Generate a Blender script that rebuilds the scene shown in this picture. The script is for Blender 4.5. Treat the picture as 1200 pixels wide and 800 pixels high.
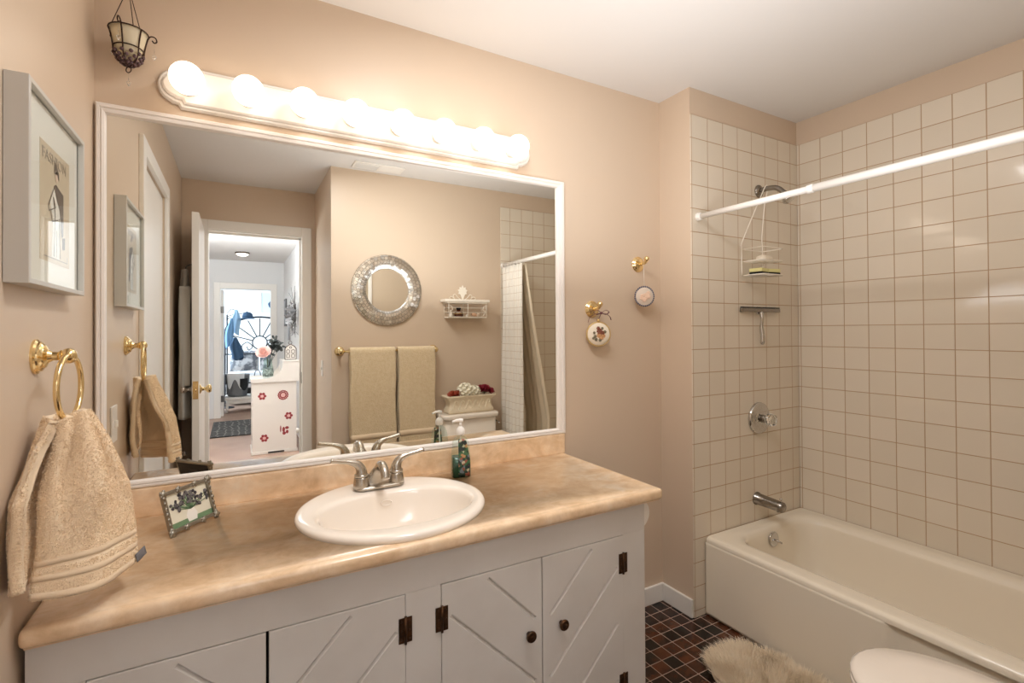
import bpy, bmesh, math, random
from mathutils import Vector, Matrix
from math import pi, sin, cos, radians

for _o in list(bpy.data.objects):
    bpy.data.objects.remove(_o)
SC = bpy.context.scene
COL = SC.collection
random.seed(7)

# ------------------------------------------------------------------ camera
cam_data = bpy.data.cameras.new('camera')
cam_data.sensor_width = 36.0
cam_data.lens = 577.69 / 1200 * 36
cam_data.shift_y = -16.9 / 1200
cam_data.clip_start = 0.02
cam = bpy.data.objects.new('camera', cam_data)
COL.objects.link(cam)
_r = Vector((0.87267, -0.48827, -0.00575)); _u = Vector((0.00148, -0.00913, 0.99996)); _f = Vector((0.48831, 0.87264, 0.00725))
cam.matrix_world = Matrix(((_r.x, _u.x, -_f.x, 0.3428), (_r.y, _u.y, -_f.y, -1.7517), (_r.z, _u.z, -_f.z, 1.3114), (0, 0, 0, 1)))
SC.camera = cam

# ------------------------------------------------------------------ light and exposure
SC.view_settings.view_transform = 'Standard'
SC.view_settings.look = 'None'
SC.view_settings.exposure = 0.22
SC.view_settings.gamma = 1.0
SC.view_settings.use_curve_mapping = False
SC.cycles.use_denoising = True
SC.cycles.sample_clamp_indirect = 2.5
SC.cycles.max_bounces = 12
SC.cycles.diffuse_bounces = 6
SC.cycles.glossy_bounces = 8
SC.cycles.transmission_bounces = 10
SC.cycles.transparent_max_bounces = 12
SC.cycles.blur_glossy = 0.3

world = bpy.data.worlds.new('world')
SC.world = world
world.use_nodes = True
world.node_tree.nodes['Background'].inputs[0].default_value = (0.75, 0.87, 1.0, 1)
world.node_tree.nodes['Background'].inputs[1].default_value = 1.0

BULB_STRENGTH = 3.0
ADDED_BOUNCE_W = 9.0
FILL_W = 16.0
HALL_W = 60.0
BED_W = 130.0

def area(name, loc, target, sx, sy, watts, color):
    l = bpy.data.lights.new(name, 'AREA')
    l.shape = 'RECTANGLE'; l.size = sx; l.size_y = sy; l.energy = watts; l.color = color
    o = bpy.data.objects.new(name, l); COL.objects.link(o)
    o.location = loc
    o.rotation_euler = (Vector(target) - Vector(loc)).to_track_quat('-Z', 'Y').to_euler()
    return o
# unseen fill lights added to brighten the bathroom, the hall and the bedroom
area('added_bounce_fill', (1.40, -0.90, 1.50), (1.62, -0.92, 3.0), 0.9, 0.7, ADDED_BOUNCE_W, (0.97, 0.98, 1.0))  # upward fill added in mid-room, like a flash bounced off the ceiling
area('added_ceiling_fill', (0.95, -0.90, 2.41), (1.35, -0.85, 0), 0.80, 0.32, FILL_W, (0.98, 0.985, 1.0))  # soft fill added under the ceiling, no fixture there
area('added_hall_fill', (0.2, -3.6, 2.38), (0.3, -3.8, 0), 1.0, 1.6, HALL_W * 0.45, (0.93, 0.96, 1.0))  # added hall fill, separate from the hall ceiling lamp
area('added_hall_bounce', (-0.2, -3.6, 1.7), (-0.1, -3.8, 4.0), 0.8, 1.4, HALL_W * 1.5, (0.90, 0.95, 1.0))  # upward fill added to brighten the hall ceiling
area('bedroom_daylight_fill', (-1.1, -8.6, 1.7), (0.6, -8.6, 1.0), 1.6, 1.4, BED_W, (0.70, 0.85, 1.0))  # area light added as daylight from an unseen window

# ------------------------------------------------------------------ materials
def lin(c):
    def f(v):
        v /= 255.0
        return v / 12.92 if v <= 0.04045 else ((v + 0.055) / 1.055) ** 2.4
    return (f(c[0]), f(c[1]), f(c[2]), 1.0)

def new_mat(name):
    m = bpy.data.materials.new(name); m.use_nodes = True
    nt = m.node_tree
    b = nt.nodes['Principled BSDF']
    return m, nt, b

def M(name, col, rough=0.5, metal=0.0, coat=0.0, coat_rough=0.1, sheen=0.0, bump=None, var=None, trans=0.0, ior=1.45, emit=None, spec=0.5, sss=0.0):
    """col sRGB; bump = (scale, strength, distance); var = (scale, other colour, contrast)"""
    m, nt, b = new_mat(name)
    I = b.inputs
    I['Base Color'].default_value = lin(col)
    I['Roughness'].default_value = rough
    I['Metallic'].default_value = metal
    I['Coat Weight'].default_value = coat
    I['Coat Roughness'].default_value = coat_rough
    I['Sheen Weight'].default_value = sheen
    I['Transmission Weight'].default_value = trans
    I['IOR'].default_value = ior
    I['Specular IOR Level'].default_value = spec
    if sss:
        I['Subsurface Weight'].default_value = sss
        I['Subsurface Radius'].default_value = (0.01, 0.006, 0.004)
    if emit:
        I['Emission Color'].default_value = lin(emit[0]); I['Emission Strength'].default_value = emit[1]
    if var or bump:
        geo = nt.nodes.new('ShaderNodeNewGeometry')
    if var:
        n = nt.nodes.new('ShaderNodeTexNoise'); n.inputs['Scale'].default_value = var[0]; n.inputs['Detail'].default_value = 6
        nt.links.new(geo.outputs['Position'], n.inputs['Vector'])
        r = nt.nodes.new('ShaderNodeValToRGB')
        w = var[2]
        r.color_ramp.elements[0].position = 0.5 - w; r.color_ramp.elements[1].position = 0.5 + w
        r.color_ramp.elements[0].color = lin(col); r.color_ramp.elements[1].color = lin(var[1])
        nt.links.new(n.outputs['Fac'], r.inputs['Fac'])
        nt.links.new(r.outputs['Color'], b.inputs['Base Color'])
    if bump:
        n2 = nt.nodes.new('ShaderNodeTexNoise'); n2.inputs['Scale'].default_value = bump[0]; n2.inputs['Detail'].default_value = 4
        nt.links.new(geo.outputs['Position'], n2.inputs['Vector'])
        bp = nt.nodes.new('ShaderNodeBump'); bp.inputs['Strength'].default_value = bump[1]; bp.inputs['Distance'].default_value = bump[2]
        nt.links.new(n2.outputs['Fac'], bp.inputs['Height'])
        nt.links.new(bp.outputs['Normal'], b.inputs['Normal'])
    return m

def tile_mat(name, ua, va, u0, v0, size, grout, c1, c2, cg, rough, tilt=0.012, mottle=None):
    """square tiles laid in the plane of world axes ua, va"""
    m, nt, b = new_mat(name)
    L = nt.links.new
    geo = nt.nodes.new('ShaderNodeNewGeometry')
    sep = nt.nodes.new('ShaderNodeSeparateXYZ'); L(geo.outputs['Position'], sep.inputs[0])
    def mth(op, a, v):
        n = nt.nodes.new('ShaderNodeMath'); n.operation = op
        L(a, n.inputs[0]); n.inputs[1].default_value = v
        return n.outputs[0]
    u = mth('SUBTRACT', sep.outputs[ua], u0 - 100 * size); v = mth('SUBTRACT', sep.outputs[va], v0 - 100 * size)
    comb = nt.nodes.new('ShaderNodeCombineXYZ'); L(u, comb.inputs[0]); L(v, comb.inputs[1])
    br = nt.nodes.new('ShaderNodeTexBrick')
    br.offset = 0.0; br.squash = 1.0
    L(comb.outputs[0], br.inputs['Vector'])
    br.inputs['Scale'].default_value = 1.0
    br.inputs['Brick Width'].default_value = size; br.inputs['Row Height'].default_value = size
    br.inputs['Mortar Size'].default_value = grout; br.inputs['Mortar Smooth'].default_value = 0.15
    br.inputs['Color1'].default_value = lin(c1); br.inputs['Color2'].default_value = lin(c2); br.inputs['Mortar'].default_value = lin(cg)
    iu = mth('FLOOR', mth('DIVIDE', u, size), 0); iv = mth('FLOOR', mth('DIVIDE', v, size), 0)
    idv = nt.nodes.new('ShaderNodeCombineXYZ'); L(iu, idv.inputs[0]); L(iv, idv.inputs[1])
    wn = nt.nodes.new('ShaderNodeTexWhiteNoise'); wn.noise_dimensions = '3D'; L(idv.outputs[0], wn.inputs['Vector'])
    if mottle:
        ns = nt.nodes.new('ShaderNodeTexNoise'); ns.inputs['Scale'].default_value = mottle[0]; ns.inputs['Detail'].default_value = 5
        addv = nt.nodes.new('ShaderNodeVectorMath'); addv.operation = 'MULTIPLY_ADD'
        L(wn.outputs['Color'], addv.inputs[0]); addv.inputs[1].default_value = (9, 9, 9); L(geo.outputs['Position'], addv.inputs[2])
        L(addv.outputs[0], ns.inputs['Vector'])
        mulf = nt.nodes.new('ShaderNodeMath'); mulf.operation = 'MULTIPLY_ADD'; L(wn.outputs['Value'], mulf.inputs[0]); mulf.inputs[1].default_value = 0.45; L(ns.outputs['Fac'], mulf.inputs[2])
        rmp = nt.nodes.new('ShaderNodeValToRGB')
        rmp.color_ramp.elements[0].position = 0.62; rmp.color_ramp.elements[1].position = 1.0
        rmp.color_ramp.elements[0].color = lin(c1); rmp.color_ramp.elements[1].color = lin(mottle[1])
        L(mulf.outputs[0], rmp.inputs['Fac'])
        mx = nt.nodes.new('ShaderNodeMix'); mx.data_type = 'RGBA'
        L(br.outputs['Fac'], mx.inputs['Factor']); L(rmp.outputs['Color'], mx.inputs['A']); mx.inputs['B'].default_value = lin(cg)
        L(mx.outputs['Result'], b.inputs['Base Color'])
    else:
        L(br.outputs['Color'], b.inputs['Base Color'])
    rr = nt.nodes.new('ShaderNodeMapRange'); L(br.outputs['Fac'], rr.inputs['Value'])
    rr.inputs['To Min'].default_value = rough; rr.inputs['To Max'].default_value = 0.8
    L(rr.outputs['Result'], b.inputs['Roughness'])
    sub = nt.nodes.new('ShaderNodeVectorMath'); sub.operation = 'SUBTRACT'; L(wn.outputs['Color'], sub.inputs[0]); sub.inputs[1].default_value = (0.5, 0.5, 0.5)
    sc = nt.nodes.new('ShaderNodeVectorMath'); sc.operation = 'SCALE'; L(sub.outputs[0], sc.inputs[0]); sc.inputs['Scale'].default_value = tilt
    ad = nt.nodes.new('ShaderNodeVectorMath'); ad.operation = 'ADD'; L(sc.outputs[0], ad.inputs[0]); L(geo.outputs['Normal'], ad.inputs[1])
    nz = nt.nodes.new('ShaderNodeVectorMath'); nz.operation = 'NORMALIZE'; L(ad.outputs[0], nz.inputs[0])
    inv = nt.nodes.new('ShaderNodeMath'); inv.operation = 'SUBTRACT'; inv.inputs[0].default_value = 1.0; L(br.outputs['Fac'], inv.inputs[1])
    nlow = nt.nodes.new('ShaderNodeTexNoise'); nlow.inputs['Scale'].default_value = 14; L(geo.outputs['Position'], nlow.inputs['Vector'])
    hsum = nt.nodes.new('ShaderNodeMath'); hsum.operation = 'MULTIPLY_ADD'; L(nlow.outputs['Fac'], hsum.inputs[0]); hsum.inputs[1].default_value = 0.35; L(inv.outputs[0], hsum.inputs[2])
    bp = nt.nodes.new('ShaderNodeBump'); bp.inputs['Strength'].default_value = 0.55; bp.inputs['Distance'].default_value = 0.0016
    L(hsum.outputs[0], bp.inputs['Height']); L(nz.outputs[0], bp.inputs['Normal'])
    L(bp.outputs['Normal'], b.inputs['Normal'])
    return m

def counter_mat():
    m, nt, b = new_mat('counter_laminate'); L = nt.links.new
    geo = nt.nodes.new('ShaderNodeNewGeometry')
    mp = nt.nodes.new('ShaderNodeMapping'); mp.inputs['Scale'].default_value = (1.0, 1.4, 1.3); mp.inputs['Rotation'].default_value = (0, 0, 0.5)
    L(geo.outputs['Position'], mp.inputs['Vector'])
    n1 = nt.nodes.new('ShaderNodeTexNoise'); n1.inputs['Scale'].default_value = 8.0; n1.inputs['Detail'].default_value = 9; n1.inputs['Roughness'].default_value = 0.68; n1.inputs['Distortion'].default_value = 0.6
    L(mp.outputs[0], n1.inputs['Vector'])
    r = nt.nodes.new('ShaderNodeValToRGB')
    e = r.color_ramp.elements
    e[0].position = 0.28; e[0].color = lin((214, 178, 140))
    e[1].position = 0.74; e[1].color = lin((250, 232, 208))
    k = e.new(0.44); k.color = lin((232, 200, 162))
    k = e.new(0.56); k.color = lin((242, 214, 180))
    L(n1.outputs['Fac'], r.inputs['Fac'])
    n2 = nt.nodes.new('ShaderNodeTexNoise'); n2.inputs['Scale'].default_value = 34; n2.inputs['Detail'].default_value = 5
    L(geo.outputs['Position'], n2.inputs['Vector'])
    r2 = nt.nodes.new('ShaderNodeValToRGB'); r2.color_ramp.elements[0].position = 0.36; r2.color_ramp.elements[1].position = 0.6
    r2.color_ramp.elements[0].color = (0.82, 0.79, 0.76, 1); r2.color_ramp.elements[1].color = (1, 1, 1, 1)
    L(n2.outputs['Fac'], r2.inputs['Fac'])
    mx = nt.nodes.new('ShaderNodeMix'); mx.data_type = 'RGBA'; mx.blend_type = 'MULTIPLY'; mx.inputs['Factor'].default_value = 0.5
    L(r.outputs['Color'], mx.inputs['A']); L(r2.outputs['Color'], mx.inputs['B'])
    L(mx.outputs['Result'], b.inputs['Base Color'])
    b.inputs['Roughness'].default_value = 0.22
    b.inputs['Specular IOR Level'].default_value = 0.6
    b.inputs['Coat Weight'].default_value = 0.4; b.inputs['Coat Roughness'].default_value = 0.12
    return m

MT = {}
MT['paint'] = M('tan_wall_paint', (212, 192, 170), rough=0.38, bump=(260, 0.06, 0.001))
MT['ceiling'] = M('ceiling_paint', (226, 223, 220), rough=0.9, bump=(120, 0.08, 0.001))
MT['trim'] = M('white_trim_paint', (238, 234, 228), rough=0.35)
MT['mirror_frame'] = M('white_mirror_frame_paint', (240, 234, 228), rough=0.35)
MT['cabinet'] = M('worn_white_cabinet_paint', (216, 211, 205), rough=0.4, bump=(70, 0.06, 0.001), var=(6, (208, 202, 195), 0.2))
MT['gap_shade'] = M('dark_gap_shade', (40, 32, 26), rough=0.8)  # shade of the door gaps put into a dark colour
MT['counter'] = counter_mat()
MT['porcelain'] = M('biscuit_porcelain', (244, 234, 222), rough=0.12, coat=0.4, coat_rough=0.05)
MT['tub'] = M('biscuit_tub_enamel', (240, 230, 212), rough=0.16, coat=0.4, coat_rough=0.06)
MT['nickel'] = M('brushed_nickel', (186, 178, 166), rough=0.26, metal=1.0)
MT['chrome'] = M('chrome', (205, 203, 200), rough=0.08, metal=1.0)
MT['dull_chrome'] = M('dull_chrome', (150, 144, 136), rough=0.22, metal=1.0)
MT['brass'] = M('polished_brass', (240, 216, 164), rough=0.16, metal=1.0)
MT['bronze'] = M('dark_bronze', (66, 50, 38), rough=0.35, metal=0.8, var=(60, (96, 66, 44), 0.2))
MT['black'] = M('black_plastic', (24, 23, 22), rough=0.5)
MT['mirror'] = M('mirror_silvering', (243, 244, 240), rough=0.0, metal=1.0)
MT['towel'] = M('beige_terry', (250, 231, 202), rough=0.95, sheen=0.4, bump=(420, 0.3, 0.003), var=(25, (243, 221, 190), 0.25))
MT['bath_terry'] = M('tan_bath_terry', (230, 210, 176), rough=0.95, sheen=0.3, bump=(150, 0.8, 0.006), var=(60, (216, 192, 154), 0.3))
MT['terry_band'] = M('beige_woven_band', (232, 208, 176), rough=0.85, sheen=0.3, bump=(900, 0.3, 0.002))
MT['tag'] = M('grey_cloth_tag', (112, 110, 112), rough=0.8)
MT['white_plastic'] = M('white_plastic', (242, 238, 232), rough=0.3)
MT['white_wire'] = M('white_coated_wire', (240, 232, 218), rough=0.35)
MT['bulb'] = M('lit_globe_bulb', (255, 246, 230), rough=0.2, emit=((255, 234, 210), BULB_STRENGTH))
MT['glass'] = M('clear_glass', (250, 252, 250), rough=0.0, trans=1.0, ior=1.45)
MT['frost'] = M('frosted_cup_glass', (246, 238, 214), rough=0.35, trans=0.5, ior=1.3)
MT['wire_dark'] = M('dark_brown_wire', (58, 38, 30), rough=0.45, metal=0.6)
MT['floor'] = tile_mat('brown_mosaic_floor', 0, 1, 2.003, -0.010, 0.0625, 0.0017, (17, 10, 8), (34, 19, 13), (176, 152, 136), 0.18, 0.02, mottle=(16, (94, 52, 30)))
TC1, TC2, TCG = (224, 213, 195), (229, 218, 201), (186, 156, 124)
MT['tile_e'] = tile_mat('beige_tile_east', 1, 2, -0.312, 2.300, 0.108, 0.0019, TC1, TC2, TCG, 0.09, 0.022)
MT['tile_n'] = tile_mat('beige_tile_north', 0, 2, 2.271, 2.300, 0.108, 0.0019, TC1, TC2, TCG, 0.09, 0.022)
MT['wood_floor'] = M('hall_wood_floor', (176, 148, 130), rough=0.35, var=(3, (150, 120, 104), 0.25))
MT['hall'] = M('hall_white_paint', (226, 226, 226), rough=0.6)

# ------------------------------------------------------------------ mesh helpers (all build into a bmesh)
def bm_new():
    return bmesh.new()

def box(bm, x0, x1, y0, y1, z0, z1, bev=0.0, seg=2):
    t = bmesh.new()
    bmesh.ops.create_cube(t, size=1.0)
    for v in t.verts:
        v.co = Vector(((x0 + x1) / 2 + v.co.x * (x1 - x0), (y0 + y1) / 2 + v.co.y * (y1 - y0), (z0 + z1) / 2 + v.co.z * (z1 - z0)))
    if bev > 0:
        bmesh.ops.bevel(t, geom=list(t.edges), offset=bev, segments=seg, profile=0.6, affect='EDGES', clamp_overlap=True)
    join(bm, t)

def join(bm, t, mtx=None):
    vs = [bm.verts.new(mtx @ v.co if mtx else v.co) for v in t.verts]
    t.verts.index_update()
    for f in t.faces:
        try:
            nf = bm.faces.new([vs[v.index] for v in f.verts]); nf.smooth = f.smooth
        except ValueError:
            pass
    t.free()

def frame_of(d):
    d = Vector(d).normalized()
    a = Vector((0, 0, 1)) if abs(d.z) < 0.9 else Vector((1, 0, 0))
    x = a.cross(d).normalized(); y = d.cross(x)
    return x, y, d

def lathe(bm, prof, center=(0, 0, 0), axis=(0, 0, 1), seg=28, sx=1.0, sy=1.0, smooth=True, caps=True):
    """profile of (radius, distance along the axis)"""
    X, Y, Z = frame_of(axis) if tuple(axis) != (0, 0, 1) else (Vector((1, 0, 0)), Vector((0, 1, 0)), Vector((0, 0, 1)))
    c = Vector(center)
    rings = []
    for r, h in prof:
        if r < 1e-6:
            rings.append([bm.verts.new(c + Z * h)])
        else:
            rings.append([bm.verts.new(c + X * (r * sx * cos(2 * pi * k / seg)) + Y * (r * sy * sin(2 * pi * k / seg)) + Z * h) for k in range(seg)])
    for a, b in zip(rings, rings[1:]):
        for k in range(seg):
            k2 = (k + 1) % seg
            if len(a) == 1 and len(b) == 1:
                continue
            if len(a) == 1:
                f = bm.faces.new((a[0], b[k], b[k2]))
            elif len(b) == 1:
                f = bm.faces.new((a[k], b[0], a[k2]))
            else:
                f = bm.faces.new((a[k], b[k], b[k2], a[k2]))
            f.smooth = smooth
    for ring, flip in ((rings[0], True), (rings[-1], False)):
        if caps and len(ring) > 1:
            try:
                bm.faces.new(ring[::-1] if flip else ring)
            except ValueError:
                pass

def catmull(pts, n=8, closed=False):
    P = [Vector(p) for p in pts]
    out = []
    N = len(P)
    rng = range(N if closed else N - 1)
    for i in rng:
        p1, p2 = P[i], P[(i + 1) % N]
        p0 = P[i - 1] if (closed or i > 0) else p1 * 2 - p2
        p3 = P[(i + 2) % N] if (closed or i + 2 < N) else p2 * 2 - p1
        for k in range(n):
            t = k / n
            out.append(0.5 * ((2 * p1) + (p2 - p0) * t + (2 * p0 - 5 * p1 + 4 * p2 - p3) * t * t + (3 * p1 - p0 - 3 * p2 + p3) * t ** 3))
    if not closed:
        out.append(P[-1])
    return out

def tube(bm, pts, rad, seg=10, closed=False, caps=True, flat=None):
    """rad: number or one per point; flat = (wide, thin) factors of the section"""
    P = [Vector(p) for p in pts]
    n = len(P)
    R = rad if isinstance(rad, (list, tuple)) else [rad] * n
    rings = []
    prev = None
    for i in range(n):
        if closed:
            d = P[(i + 1) % n] - P[i - 1]
        else:
            d = P[min(i + 1, n - 1)] - P[max(i - 1, 0)]
        if d.length < 1e-9:
            d = Vector((0, 0, 1))
        d.normalize()
        if prev is None:
            X, Y, _ = frame_of(d)
        else:
            X = prev - d * prev.dot(d)
            if X.length < 1e-6:
                X, Y, _ = frame_of(d)
            X.normalize(); Y = d.cross(X)
        prev = X
        fw, ft = flat if flat else (1, 1)
        rings.append([bm.verts.new(P[i] + X * (R[i] * fw * cos(2 * pi * k / seg)) + Y * (R[i] * ft * sin(2 * pi * k / seg))) for k in range(seg)])
    m = n if closed else n - 1
    for i in range(m):
        a, b = rings[i], rings[(i + 1) % n]
        for k in range(seg):
            f = bm.faces.new((a[k], a[(k + 1) % seg], b[(k + 1) % seg], b[k])); f.smooth = True
    if caps and not closed:
        bm.faces.new(rings[0][::-1]); bm.faces.new(rings[-1])

def circle_pts(c, r, nrm, n=32, a0=0.0, a1=2 * pi, closed=True):
    X, Y, Z = frame_of(nrm)
    c = Vector(c)
    m = n if closed else n + 1
    return [c + X * (r * cos(a0 + (a1 - a0) * k / n)) + Y * (r * sin(a0 + (a1 - a0) * k / n)) for k in range(m)]

def ball(bm, c, r, seg=16, rings=10, s=(1, 1, 1)):
    t = bmesh.new()
    bmesh.ops.create_uvsphere(t, u_segments=seg, v_segments=rings, radius=1.0)
    for v in t.verts:
        v.co = Vector((c[0] + v.co.x * r * s[0], c[1] + v.co.y * r * s[1], c[2] + v.co.z * r * s[2]))
    for f in t.faces:
        f.smooth = True
    join(bm, t)

def prism(bm, poly, fn0, fn1, bev=0.0):
    """poly: list of 2D points; fn0/fn1 map a 2D point to the two end caps"""
    t = bmesh.new()
    a = [t.verts.new(fn0(p)) for p in poly]; b = [t.verts.new(fn1(p)) for p in poly]
    n = len(poly)
    t.faces.new(a[::-1]); t.faces.new(b)
    for k in range(n):
        t.faces.new((a[k], a[(k + 1) % n], b[(k + 1) % n], b[k]))
    bmesh.ops.recalc_face_normals(t, faces=list(t.faces))
    if bev > 0:
        bmesh.ops.bevel(t, geom=list(t.edges), offset=bev, segments=2, profile=0.6, affect='EDGES', clamp_overlap=True)
    join(bm, t)

def sheet(bm, fn, nu, nv, thick=0.0, closed_u=False):
    """surface fn(u, v) in 0..1, made a solid cloth of that thickness"""
    g = [[Vector(fn(i / nu, j / nv)) for i in range(nu + (0 if closed_u else 1))] for j in range(nv + 1)]
    W = len(g[0])
    def nrm(j, i):
        i0, i1 = ((i - 1) % W, (i + 1) % W) if closed_u else (max(i - 1, 0), min(i + 1, W - 1))
        du = g[j][i1] - g[j][i0]; dv = g[min(j + 1, nv)][i] - g[max(j - 1, 0)][i]
        n = du.cross(dv)
        return n.normalized() if n.length > 1e-12 else Vector((0, 0, 1))
    N = [[nrm(j, i) for i in range(W)] for j in range(nv + 1)]
    h = thick / 2
    top = [[bm.verts.new(g[j][i] + N[j][i] * h) for i in range(W)] for j in range(nv + 1)]
    U = W if closed_u else W - 1
    for j in range(nv):
        for i in range(U):
            i2 = (i + 1) % W
            f = bm.faces.new((top[j][i], top[j][i2], top[j + 1][i2], top[j + 1][i])); f.smooth = True
    if thick > 0:
        bot = [[bm.verts.new(g[j][i] - N[j][i] * h) for i in range(W)] for j in range(nv + 1)]
        for j in range(nv):
            for i in range(U):
                i2 = (i + 1) % W
                f = bm.faces.new((bot[j][i2], bot[j][i], bot[j + 1][i], bot[j + 1][i2])); f.smooth = True
        for i in range(U):
            i2 = (i + 1) % W
            for row in (0, nv):
                f = bm.faces.new((top[row][i], top[row][i2], bot[row][i2], bot[row][i])); f.smooth = True
        if not closed_u:
            for j in range(nv):
                for c in (0, W - 1):
                    f = bm.faces.new((top[j][c], top[j + 1][c], bot[j + 1][c], bot[j][c])); f.smooth = True

def rrect(x0, x1, y0, y1, r, n=6):
    pts = []
    for cx, cy, a in ((x1 - r, y1 - r, 0), (x0 + r, y1 - r, 90), (x0 + r, y0 + r, 180), (x1 - r, y0 + r, 270)):
        for k in range(n + 1):
            t = radians(a + 90 * k / n)
            pts.append((cx + r * cos(t), cy + r * sin(t)))
    return pts

def loft(bm, rings, cap0=True, cap1=True, smooth=True):
    V = [[bm.verts.new(p) for p in ring] for ring in rings]
    n = len(V[0])
    for a, b in zip(V, V[1:]):
        for k in range(n):
            f = bm.faces.new((a[k], a[(k + 1) % n], b[(k + 1) % n], b[k])); f.smooth = smooth
    if cap0: bm.faces.new(V[0][::-1])
    if cap1: bm.faces.new(V[-1])

def smooth_rings(rings, n=4):
    m = len(rings[0])
    cols = [catmull([r[k] for r in rings], n) for k in range(m)]
    return [[cols[k][i] for k in range(m)] for i in range(len(cols[0]))]

def strands(bm, samples, length, width, curl=0.3, seed=1, drop=0.0):
    rnd = random.Random(seed)
    for p, n in samples:
        p = Vector(p); n = Vector(n).normalized()
        d = (n + Vector((rnd.uniform(-1, 1), rnd.uniform(-1, 1), rnd.uniform(-1, 1) - drop)) * curl).normalized()
        s = d.cross(Vector((rnd.uniform(-1, 1), rnd.uniform(-1, 1), rnd.uniform(-1, 1))))
        if s.length < 1e-6: continue
        s.normalize()
        L = length * rnd.uniform(0.6, 1.15); w = width * 0.5
        d2 = (d + Vector((rnd.uniform(-1, 1), rnd.uniform(-1, 1), rnd.uniform(-1, 1) - drop)) * curl).normalized()
        m = p + d * L * 0.5; e = m + d2 * L * 0.5
        a = bm.verts.new(p - s * w); b = bm.verts.new(p + s * w); c = bm.verts.new(m + s * w * 0.9); dd = bm.verts.new(m - s * w * 0.9); t = bm.verts.new(e)
        bm.faces.new((a, b, c, dd)); bm.faces.new((dd, c, t))

def surf_samples(bm, count, seed=1, keep=None):
    rnd = random.Random(seed)
    bm.faces.ensure_lookup_table(); bm.normal_update()
    tris = []
    tot = 0
    for f in bm.faces:
        vs = [v.co for v in f.verts]
        for k in range(1, len(vs) - 1):
            a = ((vs[k] - vs[0]).cross(vs[k + 1] - vs[0])).length / 2
            tot += a; tris.append((tot, vs[0].copy(), vs[k].copy(), vs[k + 1].copy(), f.normal.copy()))
    out = []
    import bisect
    acc = [t[0] for t in tris]
    while len(out) < count:
        t = tris[min(bisect.bisect(acc, rnd.random() * tot), len(tris) - 1)]
        a, b = rnd.random(), rnd.random()
        if a + b > 1: a, b = 1 - a, 1 - b
        p = t[1] + (t[2] - t[1]) * a + (t[3] - t[1]) * b
        if keep is None or keep(p):
            out.append((p, t[4]))
        else:
            out.append(None)
    return [s for s in out if s]

# ------------------------------------------------------------------ object helpers
def obj(name, bm, mat, parent=None, smooth_angle=None, local=False, recalc=True, label=None):
    if recalc:
        bmesh.ops.recalc_face_normals(bm, faces=list(bm.faces))
    me = bpy.data.meshes.new(name)
    if parent is not None and not local:
        bm.transform(parent.matrix_basis.inverted())
    bm.to_mesh(me); bm.free()
    o = bpy.data.objects.new(name, me); COL.objects.link(o)
    for mm in (mat if isinstance(mat, (list, tuple)) else [mat]):
        me.materials.append(mm)
    if parent is not None:
        if parent.type == 'MESH' and not local:
            pass
        o.parent = parent
    if smooth_angle is not None:
        for p in me.polygons: p.use_smooth = True
        me.set_sharp_from_angle(angle=radians(smooth_angle))
    if label: o['label'] = label
    return o

def sub(name, bm, mat, parent, root, **kw):
    """a part of a part: parent meshes sit at identity under their root"""
    bm.transform(root.matrix_basis.inverted())
    return obj(name, bm, mat, parent, local=True, **kw)

def thing(name, label, cat, loc=(0, 0, 0), rotz=0.0, group=None):
    o = bpy.data.objects.new(name, None); COL.objects.link(o)
    o.empty_display_size = 0.05
    o.location = loc; o.rotation_euler = (0, 0, rotz)
    o.matrix_basis = Matrix.Translation(Vector(loc)) @ Matrix.Rotation(rotz, 4, 'Z')
    o['label'] = label; o['category'] = cat
    if group: o['group'] = group
    return o

def single(name, bm, mat, label, cat, origin=(0, 0, 0), group=None, **kw):
    """a thing that is one mesh, its origin at its base"""
    bm.transform(Matrix.Translation(-Vector(origin)))
    o = obj(name, bm, mat, None, **kw)
    o.location = origin
    o['label'] = label; o['category'] = cat
    if group: o['group'] = group
    return o

def struct(name, bm, mat, parent=None, **kw):
    o = obj(name, bm, mat, parent, **kw)
    if parent is None: o['kind'] = 'structure'
    return o

def dup(root, loc, rotz=None, label=None, group=None):
    c = root.copy(); COL.objects.link(c)
    r = root.rotation_euler.z if rotz is None else rotz
    c.matrix_basis = Matrix.Translation(Vector(loc)) @ Matrix.Rotation(r, 4, 'Z')
    if label: c['label'] = label
    if group: c['group'] = group
    def rec(src, dst):
        for ch in list(src.children):
            d = ch.copy(); COL.objects.link(d); d.parent = dst
            rec(ch, d)
    rec(root, c)
    return c

def boolean_cut(o, cutter_bm):
    """carve a bmesh out of a finished mesh object (same space)"""
    me = bpy.data.meshes.new('cut'); cutter_bm.to_mesh(me); cutter_bm.free()
    c = bpy.data.objects.new('cut', me); COL.objects.link(c)
    pw = o.parent; o.parent = None
    md = o.modifiers.new('b', 'BOOLEAN'); md.operation = 'DIFFERENCE'; md.object = c; md.solver = 'EXACT'
    bpy.context.view_layer.update()
    dg = bpy.context.evaluated_depsgraph_get()
    ev = o.evaluated_get(dg)
    nm = bpy.data.meshes.new_from_object(ev, preserve_all_data_layers=True, depsgraph=dg)
    o.modifiers.clear()
    old = o.data; o.data = nm; nm.name = old.name
    bpy.data.meshes.remove(old)
    bpy.data.objects.remove(c); bpy.data.meshes.remove(me)
    o.parent = pw

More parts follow.
